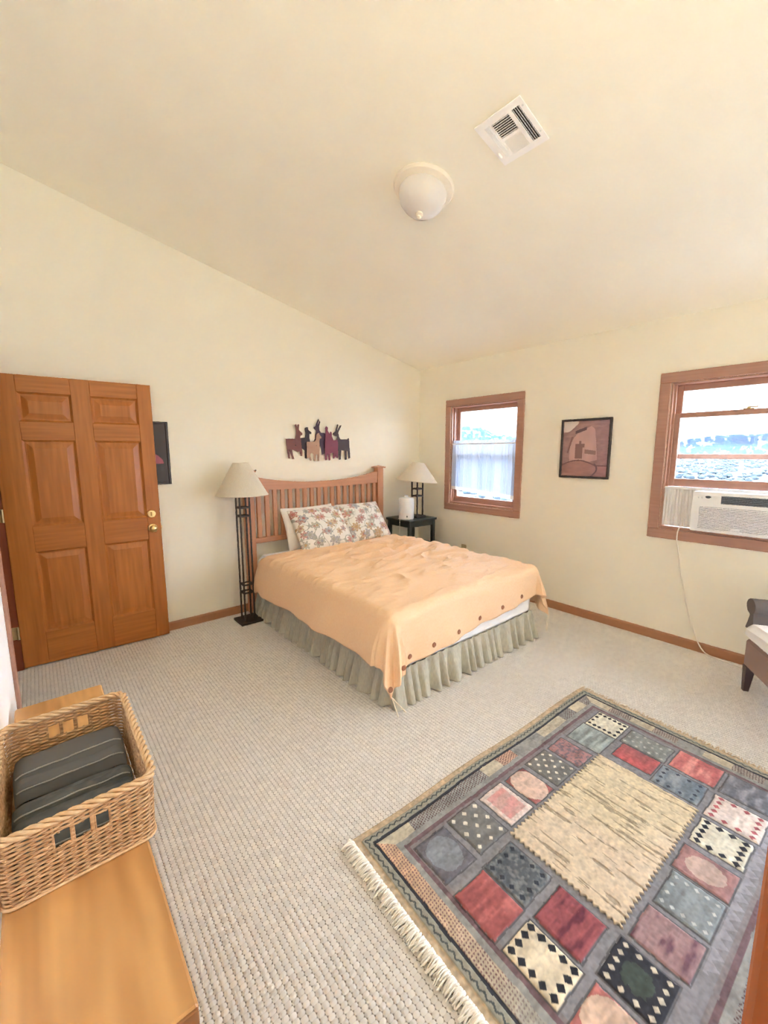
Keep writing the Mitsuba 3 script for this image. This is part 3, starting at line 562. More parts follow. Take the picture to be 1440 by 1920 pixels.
# framed cliff dwelling picture
def cliff_print(nu, nv):
    u, v = np.meshgrid(np.linspace(0, 1, nu), np.linspace(0, 1, nv))          # u left to right as seen, v up
    P = np.stack([u, v, u * 0], -1); n1 = nz(P, 6, 31); n2 = nz(P * np.array([9, 30, 1]), 1, 33); 
    def L(c): return np.array(c)
    t = np.clip(0.55 * n1 + 0.5 * n2, 0, 1)[..., None]
    col = L((0.17, 0.10, 0.11)) * (1 - t) + L((0.52, 0.33, 0.31)) * t                       # rock
    pts = Polygon([(0.17, 0.25), (0.16, 0.55), (0.25, 0.70), (0.36, 0.80), (0.62, 0.90), (0.70, 0.84), (0.74, 0.6), (0.78, 0.3), (0.62, 0.27), (0.4, 0.29)])
    from shapely import contains_xy
    face = contains_xy(pts, u, v)
    fc = L((0.53, 0.345, 0.33)) * (0.86 + 0.3 * n1[..., None]); col = np.where(face[..., None], fc, col)
    sky = (u < 0.34) & (v > 0.80 + 0.0 * u) & (v > 0.78 + 0.55 * u ** 1.4) & (v > 0.70 + 0.75 * u)
    col = np.where(sky[..., None], L((0.66, 0.58, 0.54)), col)
    def dark(mask, c): return np.where(mask[..., None], L(c), col)
    col = dark((np.abs(v - (0.8 + 0.28 * (u - 0.3))) < 0.028) & (u > 0.28) & (u < 0.52), (0.13, 0.075, 0.09))
    col = dark((np.abs(u - (0.12 + 0.32 * (v - 0.42))) < 0.02) & (v > 0.42) & (v < 0.72), (0.25, 0.13, 0.13))
    col = dark((u > 0.29) & (u < 0.45) & (v > 0.32) & (v < 0.56) | (u > 0.29) & (u < 0.49) & (v > 0.52) & (v < 0.59) | (u > 0.37) & (u < 0.42) & (v > 0.58) & (v < 0.64), (0.255, 0.14, 0.135))
    col = dark((u > 0.50) & (u < 0.74) & (v > 0.415 - 0.1 * (u - 0.5)) & (v < 0.49 - 0.12 * (u - 0.5)), (0.30, 0.18, 0.17))
    gl = 0.20 + 0.09 * np.sin(np.clip(u * 1.35, 0, 1) * PI)
    ground = v < gl; gcol = L((0.40, 0.22, 0.205)) * (0.62 + 0.75 * nz(P * np.array([4, 12, 1]), 1, 41)[..., None]); col = np.where(ground[..., None], gcol, col)
    col = dark(np.abs(v - gl) < 0.012, (0.2, 0.105, 0.11))
    rv = np.abs(u - (0.66 + 0.12 * np.sin(v * 11))) < 0.018; col = dark(rv & (v < 0.24), (0.17, 0.095, 0.11))
    pur = np.clip((u - 0.55) * 1.2, 0, 0.5)[..., None]; col = col * (1 - pur) + pur * (col * L((0.9, 0.85, 1.15)))
    return col
fp = thing('framed_picture', 'dark framed print of a stone cliff dwelling between the two windows', 'picture')
py0, py1, pz0, pz1 = -2.318, -1.878, 1.288, 1.815
add(fp + '__frame', frame_bars(py0, py1, pz0, pz1, 0.019, -0.026, -0.002, 0.003), 'frame_dark')
nu, nv = 150, 180
Ug, Vg = np.meshgrid(np.linspace(0, 1, nu), np.linspace(0, 1, nv))
Pg = np.stack([Ug * 0 - 0.014, py1 - 0.017 - Ug * (py1 - py0 - 0.034), pz0 + 0.017 + Vg * (pz1 - pz0 - 0.034)], -1)
add(fp + '__print', sheet(Pg), 'glossy_print', True, color=cliff_print(nu, nv).reshape(-1, 3), label='reddish print of a cliff dwelling with a doorway')
add(fp + '__backing', bx(-0.012, -0.004, py0 + 0.016, py1 - 0.016, pz0 + 0.016, pz1 - 0.016), 'frame_dark')
bp_ = thing('framed_picture', 'black picture with a pink shape mostly hidden behind the open door', 'picture')
qx0, qx1, qz0, qz1 = -3.32, -2.918, 1.266, 1.774
add(bp_ + '__frame', cat_(bx(qx0, qx0 + 0.018, -0.02, -0.001, qz0, qz1, 0.003), bx(qx1 - 0.018, qx1, -0.02, -0.001, qz0, qz1, 0.003), bx(qx0 + 0.018, qx1 - 0.018, -0.02, -0.001, qz0, qz0 + 0.018, 0.003), bx(qx0 + 0.018, qx1 - 0.018, -0.02, -0.001, qz1 - 0.018, qz1, 0.003)), 'frame_dark')
nu, nv = 100, 120
Ug, Vg = np.meshgrid(np.linspace(qx0 + 0.016, qx1 - 0.016, nu), np.linspace(qz0 + 0.016, qz1 - 0.016, nv))
shape_ = ((Ug + 3.12) / 0.155) ** 2 + ((Vg - 1.435) / 0.1) ** 2 < 1
shape_ &= Vg > 1.435
cp = np.where(shape_[..., None], np.array([0.34, 0.075, 0.11]), np.array([0.035, 0.022, 0.02])) * (0.9 + 0.2 * nz(np.stack([Ug, Vg, Ug * 0], -1), 60, 2))[..., None]
add(bp_ + '__print', sheet(np.stack([Ug, Ug * 0 - 0.012, Vg], -1)), 'glossy_print', True, color=cp.reshape(-1, 3), label='dark print with a pink rounded shape')

# ------------------------------------------------------------------ ceiling lamp, vent, outlet
nrm = np.array([-SL, 0, -1.0]); nrm /= np.linalg.norm(nrm)
def on_ceiling(x, y): return np.array([x, y, zc(x)])
Acl = trimesh.geometry.align_vectors([0, 0, 1], nrm)
cl = thing('ceiling_light', 'white frosted dome ceiling light near the middle of the sloping ceiling', 'ceiling light')
c0 = on_ceiling(-2.005, -2.03)
def ceil_part(key, prof, mat, lab=None): return add(cl + '__' + key, mv(tf(lathe(prof, 56), Acl), *c0), mat, 35, label=lab)
ceil_part('base', [(0, 0), (0.165, 0), (0.168, 0.006), (0.160, 0.018), (0.138, 0.026), (0, 0.026)], 'cream_metal', 'cream base ring')
ceil_part('glass_shade', [(0.128, 0.026), (0.132, 0.034), (0.131, 0.05), (0.120, 0.085), (0.095, 0.115), (0.06, 0.133), (0.022, 0.142), (0, 0.143)], 'frosted_glass', 'frosted glass dome')
ceil_part('finial', [(0, 0.14), (0.018, 0.141), (0.02, 0.15), (0.012, 0.157), (0.013, 0.165), (0.006, 0.174), (0, 0.175)], 'cream_metal', 'small cream finial')
tl = thing('added_uplight', 'unseen uplight floor lamp added in the corner behind the camera to brighten the room', 'lamp')
lx, ly = -3.72, -4.45
ADDED_LAMP = 2.6  # strength of the added lamp that brightens the room from out of view
add(tl + '__base', mv(lathe([(0, 0), (0.14, 0), (0.14, 0.012), (0.02, 0.025), (0, 0.025)], 40), lx, ly, 0), 'dark_iron', 35)
add(tl + '__pole', cyl([lx, ly, 0.02], [lx, ly, 1.72], 0.011, 16), 'dark_iron', 35)
add(tl + '__bowl', mv(lathe([(0.012, 1.70), (0.06, 1.71), (0.13, 1.75), (0.17, 1.80), (0.166, 1.80), (0.127, 1.755), (0.06, 1.716), (0.012, 1.706)], 40), lx, ly, 0), 'dark_iron', 35)
k_ = add(tl + '__bulb', mv(lathe([(0, 1.75), (0.125, 1.757), (0.1, 1.77), (0, 1.775)], 16), lx, ly, 0), 'frosted_glass', True)
scene[k_]['emitter'] = {'type': 'area', 'radiance': {'type': 'rgb', 'value': [ADDED_LAMP, ADDED_LAMP * 0.86, ADDED_LAMP * 0.58]}}
vt = thing('ceiling_vent', 'white square ceiling vent with louvres in four directions', 'vent')
e_p = np.array([0, -1.0, 0]); e_q = np.array([1, 0, -SL]); e_q /= np.linalg.norm(e_q)
V0 = on_ceiling(-2.112, -2.456)
Bv = np.eye(4); Bv[:3, 0], Bv[:3, 1], Bv[:3, 2], Bv[:3, 3] = e_p, e_q, nrm, V0
def vp(key, m, mat, lab=None):
    m = tf(m, Bv); m.fix_normals(); return add(vt + '__' + key, m, mat, label=lab)
VW, VL = 0.232, 0.25
secs = dict(left=(0.035, 0.06, 0.03, 0.218), top=(0.068, 0.155, 0.035, 0.122), low=(0.068, 0.155, 0.135, 0.218), right=(0.172, 0.21, 0.03, 0.218))
plate = sbox(0, 0, VW, VL)
for a, b, c, d in secs.values(): plate = plate.difference(sbox(a, c, b, d))
vp('plate', mv(extr(plate, 0.005), 0, 0, 0.004), 'vent_white')
vp('shade_sheet', bx(0.012, VW - 0.012, 0.012, VL - 0.012, 0.0003, 0.0012), 'duct_shade', 'flat dark sheet standing in for the shade of the duct')
def blade(a, b, c, d, along_q, tilt):
    if along_q:
        m = bx(-0.0007, 0.0007, c, d, -0.0045, 0.0045); m = tf(m, rot(tilt, [0, 1, 0])); return mv(m, (a + b) / 2, 0, 0.006)
    m = bx(a, b, -0.0007, 0.0007, -0.0045, 0.0045); m = tf(m, rot(tilt, [1, 0, 0])); return mv(m, 0, (c + d) / 2, 0.006)
for nme, (a, b, c, d) in secs.items():
    if nme in ('left', 'right'):
        n = 3 if nme == 'left' else 4
        for i in range(n):
            x = a + (i + 0.5) * (b - a) / n; vp('louvre', blade(x - 0.005, x + 0.005, c, d, True, -0.5 if nme == 'left' else 0.55), 'vent_white')
    else:
        for i in range(8):
            y = c + (i + 0.5) * (d - c) / 8; vp('louvre', blade(a, b, y - 0.005, y + 0.005, False, 0.35 if nme == 'top' else -0.75), 'vent_white')
vp('lever', bx(0.014, 0.02, 0.17, 0.2, 0.008, 0.02, 0.002), 'vent_white', 'small damper lever')
for q in (0.06, 0.21): vp('screw', cyl([0.222, q - .02, 0.008], [0.222, q - .02, 0.011], 0.004, 10), 'grey_plastic')
ol = thing('wall_outlet', 'small tan wall outlet low on the right wall behind the bed', 'outlet')
add(ol + '__plate', bx(-0.008, 0, -0.80, -0.726, 0.335, 0.45, 0.003), 'outlet_beige')
for z in (0.35, 0.402): add(ol + '__socket', bx(-0.011, -0.007, -0.782, -0.744, z, z + 0.032, 0.002), 'outlet_beige')

# ------------------------------------------------------------------ air conditioner
ac = thing('air_conditioner', 'white window air conditioner set in the raised larger window', 'air conditioner')
ay0, ay1, az0, az1 = -3.535, -2.955, 0.9475, 1.238
def smooth_box(x0, x1, y0, y1, z0, z1, c): return bx(x0, x1, y0, y1, z0, z1, c)
add(ac + '__body', bx(-0.005, 0.34, ay0 + 0.01, ay1 - 0.01, az0, az1 - 0.004, 0.006), 'grey_plastic')
prof = [(-0.005, az0 + 0.001), (-0.105, az0 + 0.001), (-0.12, az0 + 0.012), (-0.128, az0 + 0.15), (-0.122, az1 - 0.025), (-0.105, az1), (-0.005, az1)]
front = ext_xz(prof, ay0, ay1); add(ac + '__front_cover', front, 'white_plastic')
def fx(z): return np.interp(z, [az0 + 0.012, az0 + 0.15, az1 - 0.025], [-0.12, -0.128, -0.122])
gz0, gz1 = az0 + 0.022, az1 - 0.105
ng = 15
for i in range(ng):
    z = gz0 + (i + 0.5) * (gz1 - gz0) / ng
    add(ac + '__grille_rib', bx(fx(z) - 0.004, fx(z) + 0.002, ay0 + 0.03, ay1 - 0.045, z - 0.0042, z + 0.0028), 'white_plastic')
add(ac + '__grille_back', ext_xz([(fx(gz0) - 0.0008, gz0), (fx(az0 + 0.15) - 0.0008, az0 + 0.15), (fx(gz1) - 0.0008, gz1), (fx(gz1) + 0.001, gz1), (fx(gz0) + 0.001, gz0)], ay0 + 0.03, ay1 - 0.045), 'mid_grille')  # backing coloured darker to give the shade between the ribs
vz0, vz1, vy1 = az1 - 0.078, az1 - 0.022, ay1 - 0.165
add(ac + '__vent_recess', ext_xz([(fx(vz0) - 0.001, vz0), (fx(vz1) - 0.001, vz1), (fx(vz1) + 0.001, vz1), (fx(vz0) + 0.001, vz0)], ay0 + 0.02, vy1), 'dark_grille', label='dark air outlet')
for i in range(5):
    z = vz0 + (i + 0.5) * (vz1 - vz0) / 5
    add(ac + '__vent_louvre', bx(fx(z) - 0.006, fx(z) - 0.001, ay0 + 0.022, vy1 - 0.002, z - 0.002, z + 0.002), 'mid_grille')
zd = az1 - 0.035; el = lathe([(0, 0), (0.017, 0), (0.015, 0.003), (0, 0.003)], 24); el.apply_scale([1, 1, 1]); el.vertices[:, 0] *= 0.55
el = tf(el, rot(-PI / 2, [0, 1, 0])); add(ac + '__display', mv(el, fx(zd) - 0.0005, ay1 - 0.09, zd), 'dark_grille', 30, label='small dark oval display')
for yb in (0.03, 0.05): add(ac + '__control_button', bx(fx(zd) - 0.003, fx(zd), ay1 - yb - 0.008, ay1 - yb, zd - 0.012, zd, 0.001), 'grey_plastic')
add(ac + '__badge', bx(fx(az0 + 0.035) - 0.007, fx(az0 + 0.035), ay1 - 0.285, ay1 - 0.235, az0 + 0.032, az0 + 0.044, 0.002), 'white_plastic', label='small white badge')
def accordion(y0, y1):
    n = 11; ys = np.linspace(y0, y1, 2 * n + 1); x = 0.020 + 0.009 * (np.arange(2 * n + 1) % 2)
    P = np.stack([np.stack([x, ys, ys * 0 + z], -1) for z in (0.947, 1.243)], 0); return solid_sheet(P, 0.0015)
add(ac + '__accordion_panel', accordion(wa + 0.0, ay0 + 0.005), 'accordion_white', label='pleated side panel')
add(ac + '__accordion_panel', accordion(ay1 - 0.005, wb_), 'accordion_white', label='pleated side panel left of the unit')
add(ac + '__mounting_rail', bx(0.008, 0.04, wa, wb_, 1.238, 1.2555, 0.002), 'white_plastic', label='white rail under the raised sash')
cp_ = [(-0.03, -2.885, 0.955), (-0.045, -2.866, 0.93), (-0.04, -2.862, 0.85), (-0.02, -2.872, 0.77), (-0.012, -2.89, 0.65), (-0.012, -2.925, 0.49), (-0.014, -2.975, 0.29), (-0.018, -3.03, 0.14), (-0.022, -3.075, 0.05), (-0.04, -3.14, 0.008), (-0.06, -3.25, 0.005), (-0.075, -3.34, 0.005), (-0.06, -3.55, 0.005), (-0.03, -3.8, 0.05), (-0.012, -3.85, 0.3)]
from scipy.interpolate import make_interp_spline
sp = make_interp_spline(np.linspace(0, 1, len(cp_)), np.array(cp_), k=3)(np.linspace(0, 1, 90)); sp[:, 2] = np.maximum(sp[:, 2], 0.005)
add(ac + '__power_cord', tube(sp, 0.0045, 8), 'cord_white', True, label='cream power cord hanging down the wall')

# ------------------------------------------------------------------ settee at the right edge
se = thing('settee', 'upholstered settee with a white seat cushion and a rolled arm under the larger window', 'settee')
dF = np.array([-0.86, -0.51]); dF /= np.linalg.norm(dF); dB = np.array([-dF[1], dF[0]])   # along the front, and towards its back
dB = np.array([0.51, -0.86])
O = np.array([-0.405, -3.378])
Bs = np.eye(4); Bs[:2, 0] = dF; Bs[:2, 1] = dB; Bs[:3, 3] = [O[0], O[1], 0]
def sp_(key, m, mat, sm=False, lab=None):
    m = tf(m, Bs); m.fix_normals(); return add(se + '__' + key, m, mat, sm, label=lab)
SWd, SDp = 0.80, 0.36
sp_('apron', bx(0, SWd, 0.0, SDp, 0.165, 0.345, 0.012), 'chair_cloth', False, 'brown upholstered seat frame')
for x in (0.0, SWd - 0.045):
    for y in (0.0, SDp - 0.045):
        leg = trimesh.convex.convex_hull(np.array([(x + a, y + b, 0.17) for a in (0, 0.05) for b in (0, 0.05)] + [(x + a, y + b, 0.0) for a in (0.006, 0.034) for b in (0.006, 0.034)]))
        sp_('leg', leg, 'dark_leg', False, 'tapered dark leg')
cu = bx(-0.012, SWd + 0.012, -0.02, SDp, 0.345, 0.45, 0.035).subdivide_to_size(0.03)
cu = trimesh.smoothing.filter_taubin(trimesh.Trimesh(cu.vertices, cu.faces), iterations=10)
v = cu.vertices.copy(); v[:, 2] += np.where(v[:, 2] > 0.4, 0.02 * np.sin(np.clip(v[:, 0] / SWd, 0, 1) * PI), 0); cu.vertices = v
sp_('cushion', cu, 'white_cloth', True, 'puffy white seat cushion')
arm = unary_union([Polygon([(0.005, 0.40), (0.105, 0.40), (0.085, 0.50), (0.045, 0.50), (0.03, 0.46)]), sbox(0.045, 0.45, 0.085, 0.57), Polygon([(0.045 + 0.056 * math.cos(t), 0.552 + 0.050 * math.sin(t)) for t in np.linspace(0, 2 * PI, 28, endpoint=False)])]).buffer(0.01).buffer(-0.01)
def arm_mesh(mir):
    m = extr(arm, SDp - 0.02); v = m.vertices.copy(); x = v[:, 0] - 0.06 if not mir else SWd + 0.06 - v[:, 0]
    m.vertices = np.stack([x, 0.012 + v[:, 2], v[:, 1]], 1); return m
sp_('arm', arm_mesh(False), 'chair_dark', 35, 'dark rolled arm'); sp_('arm', arm_mesh(True), 'chair_dark', 35, 'dark rolled arm')

# ------------------------------------------------------------------ rug
RO = np.array([-2.97, -2.62]); E1 = np.array([1.79, -0.09]); E1 /= np.linalg.norm(E1); E2 = np.array([E1[1], -E1[0]])
RL, RW = 1.785, 1.20
NU, NV = 640, 430
u_, v_ = np.meshgrid(np.linspace(0, RL, NU), np.linspace(0, RW, NV))
Pn = np.stack([u_, v_, u_ * 0], -1)
g1 = nz(Pn * np.array([14, 60, 1]), 1, 51, 3); g2 = nz(Pn, 95, 52, 2); g3 = nz(Pn, 5, 53, 3); g4 = nz(Pn * np.array([60, 16, 1]), 1, 55, 3)
du = u_ + 0.006 * (nz(Pn, 18, 60) - 0.5); dvv = v_ + 0.006 * (nz(Pn, 18, 61) - 0.5)
def C(*c): return np.array(c)
def blend(a, b, t): t = np.clip(t, 0, 1)[..., None]; return a * (1 - t) + b * t
GREY, LILAC, TEAL, NAVY, RED, PINK, CREAM, BLACK, TAN, WINE = C(.20, .205, .215), C(.235, .238, .27), C(.215, .25, .25), C(.05, .06, .085), C(.33, .098, .10), C(.60, .37, .36), C(.64, .57, .44), C(.022, .024, .032), C(.46, .37, .26), C(.20, .06, .075)
edge = np.minimum(np.minimum(du, RL - du), np.minimum(dvv, RW - dvv))
col = blend(np.ones(u_.shape + (3,)) * GREY, LILAC, g3 * 1.6 - 0.3)
hgt = np.full(u_.shape, 0.010)
# outer borders
def ring(lo, hi, c, jit=0.0):
    global col
    mk = (edge + jit * (g2 - 0.5) > lo) & (edge + jit * (g2 - 0.5) < hi); col = np.where(mk[..., None], c, col)
per = np.where((dvv < 0.2) & (dvv <= du) & (dvv <= RL - du) | (RW - dvv < 0.2) & (RW - dvv <= du) & (RW - dvv <= RL - du), du, dvv)
ring(-1, 0.030, TAN * (0.9 + 0.25 * g2[..., None]))
zig = 0.04 + 0.009 * np.abs(((per / 0.030) % 1) * 2 - 1)
mk = (edge > 0.03) & (edge < 0.062); col = np.where(mk[..., None], blend(np.ones_like(col) * C(.33, .31, .25), C(.24, .26, .235), g1), col)
col = np.where(((np.abs(edge - zig) < 0.0035) & mk)[..., None], C(.07, .085, .085), col)
ring(0.062, 0.074, BLACK * 1.6)
band = (edge >= 0.074) & (edge < 0.128)
blk = np.floor(per / 0.115); rnd = np.modf(np.abs(np.sin(blk * 12.9898 + np.where(du < 0.2, 3, np.where(RL - du < 0.2, 5, 1))) * 43758.5453))[0]
bc = np.where((rnd < 0.42)[..., None], C(.47, .43, .34), np.where((rnd < 0.72)[..., None], C(.255, .26, .255), np.where((rnd < 0.86)[..., None], C(.50, .33, .25), C(.33, .30, .27))))
bc = bc * (0.75 + 0.5 * g1[..., None])
hat = np.sin((per * 2 + edge) * 210) * np.sin((per - edge * 2) * 160); bc = np.where(((rnd > 0.6) & (hat > 0.25))[..., None], C(.10, .055, .06), bc)
near_end = (du < 0.13) & (du < dvv) & (du < RW - dvv)
pc_ = blend(np.ones_like(col) * C(.53, .36, .25), C(.45, .41, .33), (dvv - 0.25) * 2.2)
pc_ = np.where((np.sin((dvv * 1.0 + du) * 330) * np.sin((dvv - du) * 260) > 0.35)[..., None], C(.20, .12, .12), pc_)
pc_ = blend(pc_, np.ones_like(col) * C(.25, .265, .26), (dvv - 0.62) * 5)
bc = np.where(near_end[..., None], pc_ * (0.75 + 0.5 * g4[..., None]), bc)
col = np.where(band[..., None], bc, col)
ring(0.128, 0.152, C(.26, .27, .265) * (0.75 + 0.5 * g1[..., None])); ring(0.150, 0.166, C(.155, .10, .115) * (0.6 + 0.8 * g1[..., None])); ring(0.166, 0.180, C(.21, .195, .205))
hgt = np.where(edge < 0.03, 0.006, hgt); hgt = np.where((edge > 0.062) & (edge < 0.074), 0.008, hgt)
# zig-zag selvedge of the field
fz = (np.abs(((du / 0.045) % 1) * 2 - 1)) * 0.028
mk = (dvv > 0.985) & (dvv < 0.993 + fz) & (du > 0.6); col = np.where(mk[..., None], LILAC * 1.25, col)
def patch(r, c, dots=None, border=None, spot=None, h=0.0135, mott=0.5, second=None, stripe=g1, key=0):
    global col, hgt
    u0, u1, v0, v1 = r; inn = (du > u0) & (du < u1) & (dvv > v0) & (dvv < v1)
    base = np.ones(u_.shape + (3,)) * c
    if second is not None: base = blend(base, second, (stripe - 0.42) * 3.6)
    base = base * (1 - mott / 2 + mott * g1[..., None])
    ed = np.minimum(np.minimum(du - u0, u1 - du), np.minimum(dvv - v0, v1 - dvv))
    if border is not None: base = np.where((ed + 0.006 * (g2 - 0.5) < border[1])[..., None], border[0] * (0.8 + 0.4 * g2[..., None]), base)
    if spot is not None:
        q = ((du - (u0 + u1) / 2) / (u1 - u0) * 2) ** 2 + ((dvv - (v0 + v1) / 2) / (v1 - v0) * 2) ** 2
        base = np.where((q + 0.25 * (g2 - 0.5) < spot[1])[..., None], spot[0] * (0.85 + 0.3 * g1[..., None]), base)
    if dots is not None:
        dc, nu_, nv_, rad, full = dots
        cu_ = (du - u0) / (u1 - u0) * nu_; cv_ = (dvv - v0) / (v1 - v0) * nv_
        iu, iv = np.floor(cu_), np.floor(cv_); dx = (cu_ - iu - 0.5) / nu_ * (u1 - u0); dy = (cv_ - iv - 0.5) / nv_ * (v1 - v0)
        on = np.abs(dx) + np.abs(dy) < rad * (0.85 + 0.4 * (g3 - 0.3))
        if not full: on &= (iu == 0) | (iu == nu_ - 1) | (iv == 0) | (iv == nv_ - 1)
        if full == 2: on &= ((iu + iv) % 2 == 0)
        base = np.where(on[..., None], dc * (0.85 + 0.3 * g2[..., None]), base)
        hgt = np.where(inn & on & (dc.sum() < 0.5), hgt - 0.002, hgt)
    col = np.where(inn[..., None], base, col)
    hgt = np.where(inn, h + np.minimum(ed, 0.006) * 0.4 - 0.002, hgt)
    out = (np.abs(np.maximum(np.maximum(u0 - du, du - u1), np.maximum(v0 - dvv, dvv - v1)) - 0.003) < 0.0028); col = np.where((out & ~inn)[..., None], col * 0.5, col)
WH = C(.62, .59, .52)
patch((0.531, 1.251, 0.379, 0.780), C(.60, .52, .375), second=C(.56, .46, .37), mott=0.35, h=0.016, stripe=g4)
cen = (du > 0.531 - 0.012 * np.abs(((dvv / 0.022) % 1) * 2 - 1)) & (du < 1.251) & (dvv > 0.379 - 0.014 * np.abs(((du / 0.024) % 1) * 2 - 1)) & (dvv < 0.78 + 0.014 * np.abs(((du / 0.024) % 1) * 2 - 1))
gl_ = nz(Pn * np.array([110, 11, 1]), 1, 77, 3)
cc = blend(np.ones_like(col) * C(.61, .525, .37), C(.61, .50, .405), (nz(Pn, 3, 78, 2) - 0.35) * 2.5) * (0.86 + 0.25 * g4[..., None])
cc = np.where((gl_ < 0.335)[..., None], cc * 0.62, cc); col = np.where(cen[..., None], cc, col); hgt = np.where(cen, 0.016 - 0.002 * (gl_ < 0.3), hgt)
patch((1.438, 1.601, 0.205, 0.368), C(.62, .60, .50), dots=(BLACK, 4, 6, 0.013, 0))
patch((1.252, 1.430, 0.200, 0.368), TEAL * 1.05, second=TEAL * 1.4, border=None)
patch((1.085, 1.215, 0.190, 0.352), C(.36, .20, .20), second=C(.15, .12, .14), mott=0.9, stripe=g2)
patch((0.899, 1.060, 0.186, 0.351), C(.16, .165, .16), dots=(WH, 6, 6, 0.010, 2))
patch((0.730, 0.865, 0.190, 0.352), C(.30, .11, .11), spot=(C(.60, .45, .38), 1.15), mott=0.9)
patch((0.556, 0.705, 0.184, 0.352), C(.58, .37, .35), border=(C(.63, .53, .50), 0.02), second=C(.50, .25, .245), mott=0.5)
patch((0.363, 0.525, 0.180, 0.352), C(.16, .165, .165), dots=(WH, 5, 5, 0.012, 2))
patch((0.176, 0.330, 0.185, 0.352), C(.13, .13, .155), spot=(C(.20, .225, .26), 0.75), mott=0.7)
patch((0.330, 0.492, 0.395, 0.565), C(.095, .115, .135), second=C(.17, .185, .195), dots=(NAVY * 0.6, 4, 4, 0.012, 0), stripe=g2)
patch((0.168, 0.320, 0.400, 0.568), RED, mott=0.4, second=RED * C(1.12, 1.3, 1.25), h=0.0145)
patch((0.330, 0.491, 0.602, 0.760), C(.34, .10, .115), second=C(.10, .025, .04), mott=1.0, stripe=g1, h=0.0155)
patch((0.172, 0.312, 0.598, 0.775), C(.64, .57, .44), dots=(BLACK, 4, 5, 0.0155, 0), h=0.015)
patch((0.345, 0.500, 0.800, 0.960), BLACK * 1.2, dots=(C(.52, .48, .40), 5, 4, 0.011, 0), spot=(C(.05, .07, .06), 0.3))
patch((0.172, 0.322, 0.808, 0.965), C(.40, .15, .14), spot=(C(.57, .42, .33), 1.0), mott=0.7)
patch((0.525, 0.675, 0.815, 0.975), C(.36, .24, .25), second=C(.12, .06, .085), mott=0.8, stripe=g1)
patch((0.700, 0.872, 0.822, 0.975), C(.215, .25, .27), dots=(C(.47, .50, .50), 4, 5, 0.009, 0))
patch((0.888, 1.030, 0.811, 0.977), C(.30, .17, .17), spot=(C(.46, .35, .31), 0.55), mott=0.7)
patch((1.065, 1.225, 0.812, 0.976), C(.62, .60, .50), dots=(BLACK, 5, 4, 0.015, 0))
patch((1.250, 1.415, 0.808, 0.985), C(.64, .56, .53), dots=(C(.36, .10, .12), 5, 4, 0.013, 0))
patch((1.450, 1.610, 0.812, 0.975), C(.15, .165, .20), second=C(.24, .245, .28))
patch((1.450, 1.610, 0.610, 0.790), C(.46, .14, .145), second=C(.54, .25, .23), mott=0.4)
patch((1.275, 1.425, 0.598, 0.775), C(.15, .195, .24), second=C(.22, .25, .28), dots=(NAVY, 4, 4, 0.010, 0))
patch((1.445, 1.580, 0.392, 0.590), C(.22, .24, .235), dots=(C(.40, .41, .39), 5, 7, 0.009, 2))
patch((1.306, 1.435, 0.410, 0.583), C(.44, .11, .12), second=C(.17, .10, .10), mott=0.5, stripe=g3)
col = np.clip(col * (0.58 + 0.50 * g2[..., None] + 0.36 * g1[..., None]), 0, 0.9)
hgt = hgt + 0.0022 * (g2 - 0.5) + 0.002 * (g1 - 0.5)
eg = np.minimum(np.minimum(u_, RL - u_), np.minimum(v_, RW - v_)); hgt = np.where(eg < 0.004, 0.002, hgt)
wob = 0.005 * np.sin(u_ * 7) * (v_ < 0.1)
RP = np.zeros(u_.shape + (3,)); RP[..., :2] = RO + E1 * u_[..., None] + E2 * (v_ + wob)[..., None]; RP[..., 2] = hgt
rug = thing('rug', 'patchwork wool rug of dotted, red, grey and cream squares on the carpet', 'rug')
top_m = sheet(RP[:, ::-1]); add(rug + '__pile', top_m, 'rug_pile', True, color=col[:, ::-1].reshape(-1, 3))
fr = []
for vv in np.arange(0.01, RW, 0.0085):
    for rep in range(2):
        L = rng.uniform(0.035, 0.06); a0 = rng.normal(0, 0.35); n = 6; t = np.linspace(0, 1, n)
        uu = 0.004 - L * t; w = vv + rng.uniform(-0.004, 0.004) + L * 0.5 * np.sin(a0) * t ** 1.5
        z = 0.004 + rng.uniform(0.004, 0.013) * np.sin(PI * np.clip(t * 0.95 + 0.05, 0, 1)) + 0.002
        P = np.zeros((n, 3)); P[:, :2] = RO + np.outer(uu, E1) + np.outer(w, E2); P[:, 2] = z
        fr.append(tube(P, np.linspace(0.0042, 0.0028, n) * rng.uniform(0.7, 1.25), 5))
kn = np.linspace(0, RW, 300); Pk2 = np.zeros((300, 3))
for ph_ in (0, PI):
    Pk2[:, :2] = RO + np.outer(-0.010 + 0.006 * np.sin(kn * 260 + ph_), E1) + np.outer(kn, E2); Pk2[:, 2] = 0.009 + 0.004 * np.cos(kn * 260 + ph_); fr.append(tube(Pk2.copy(), 0.0055, 6))
add(rug + '__fringe', cat_(*fr), 'fringe_wool', True, label='cream knotted fringe along the near short side', kind='stuff')
fr = []
for vv in np.arange(0.005, RW, 0.012):
    L = rng.uniform(0.015, 0.03); t = np.linspace(0, 1, 4); P = np.zeros((4, 3)); P[:, :2] = RO + np.outer(RL - 0.003 + L * t, E1) + np.outer(vv + rng.uniform(-0.008, 0.008) * t, E2); P[:, 2] = 0.006 - 0.003 * t
    fr.append(tube(P, 0.0028, 5))
add(rug + '__fringe', cat_(*fr), 'fringe_tan', True, label='short tan fringe along the far short side', kind='stuff')

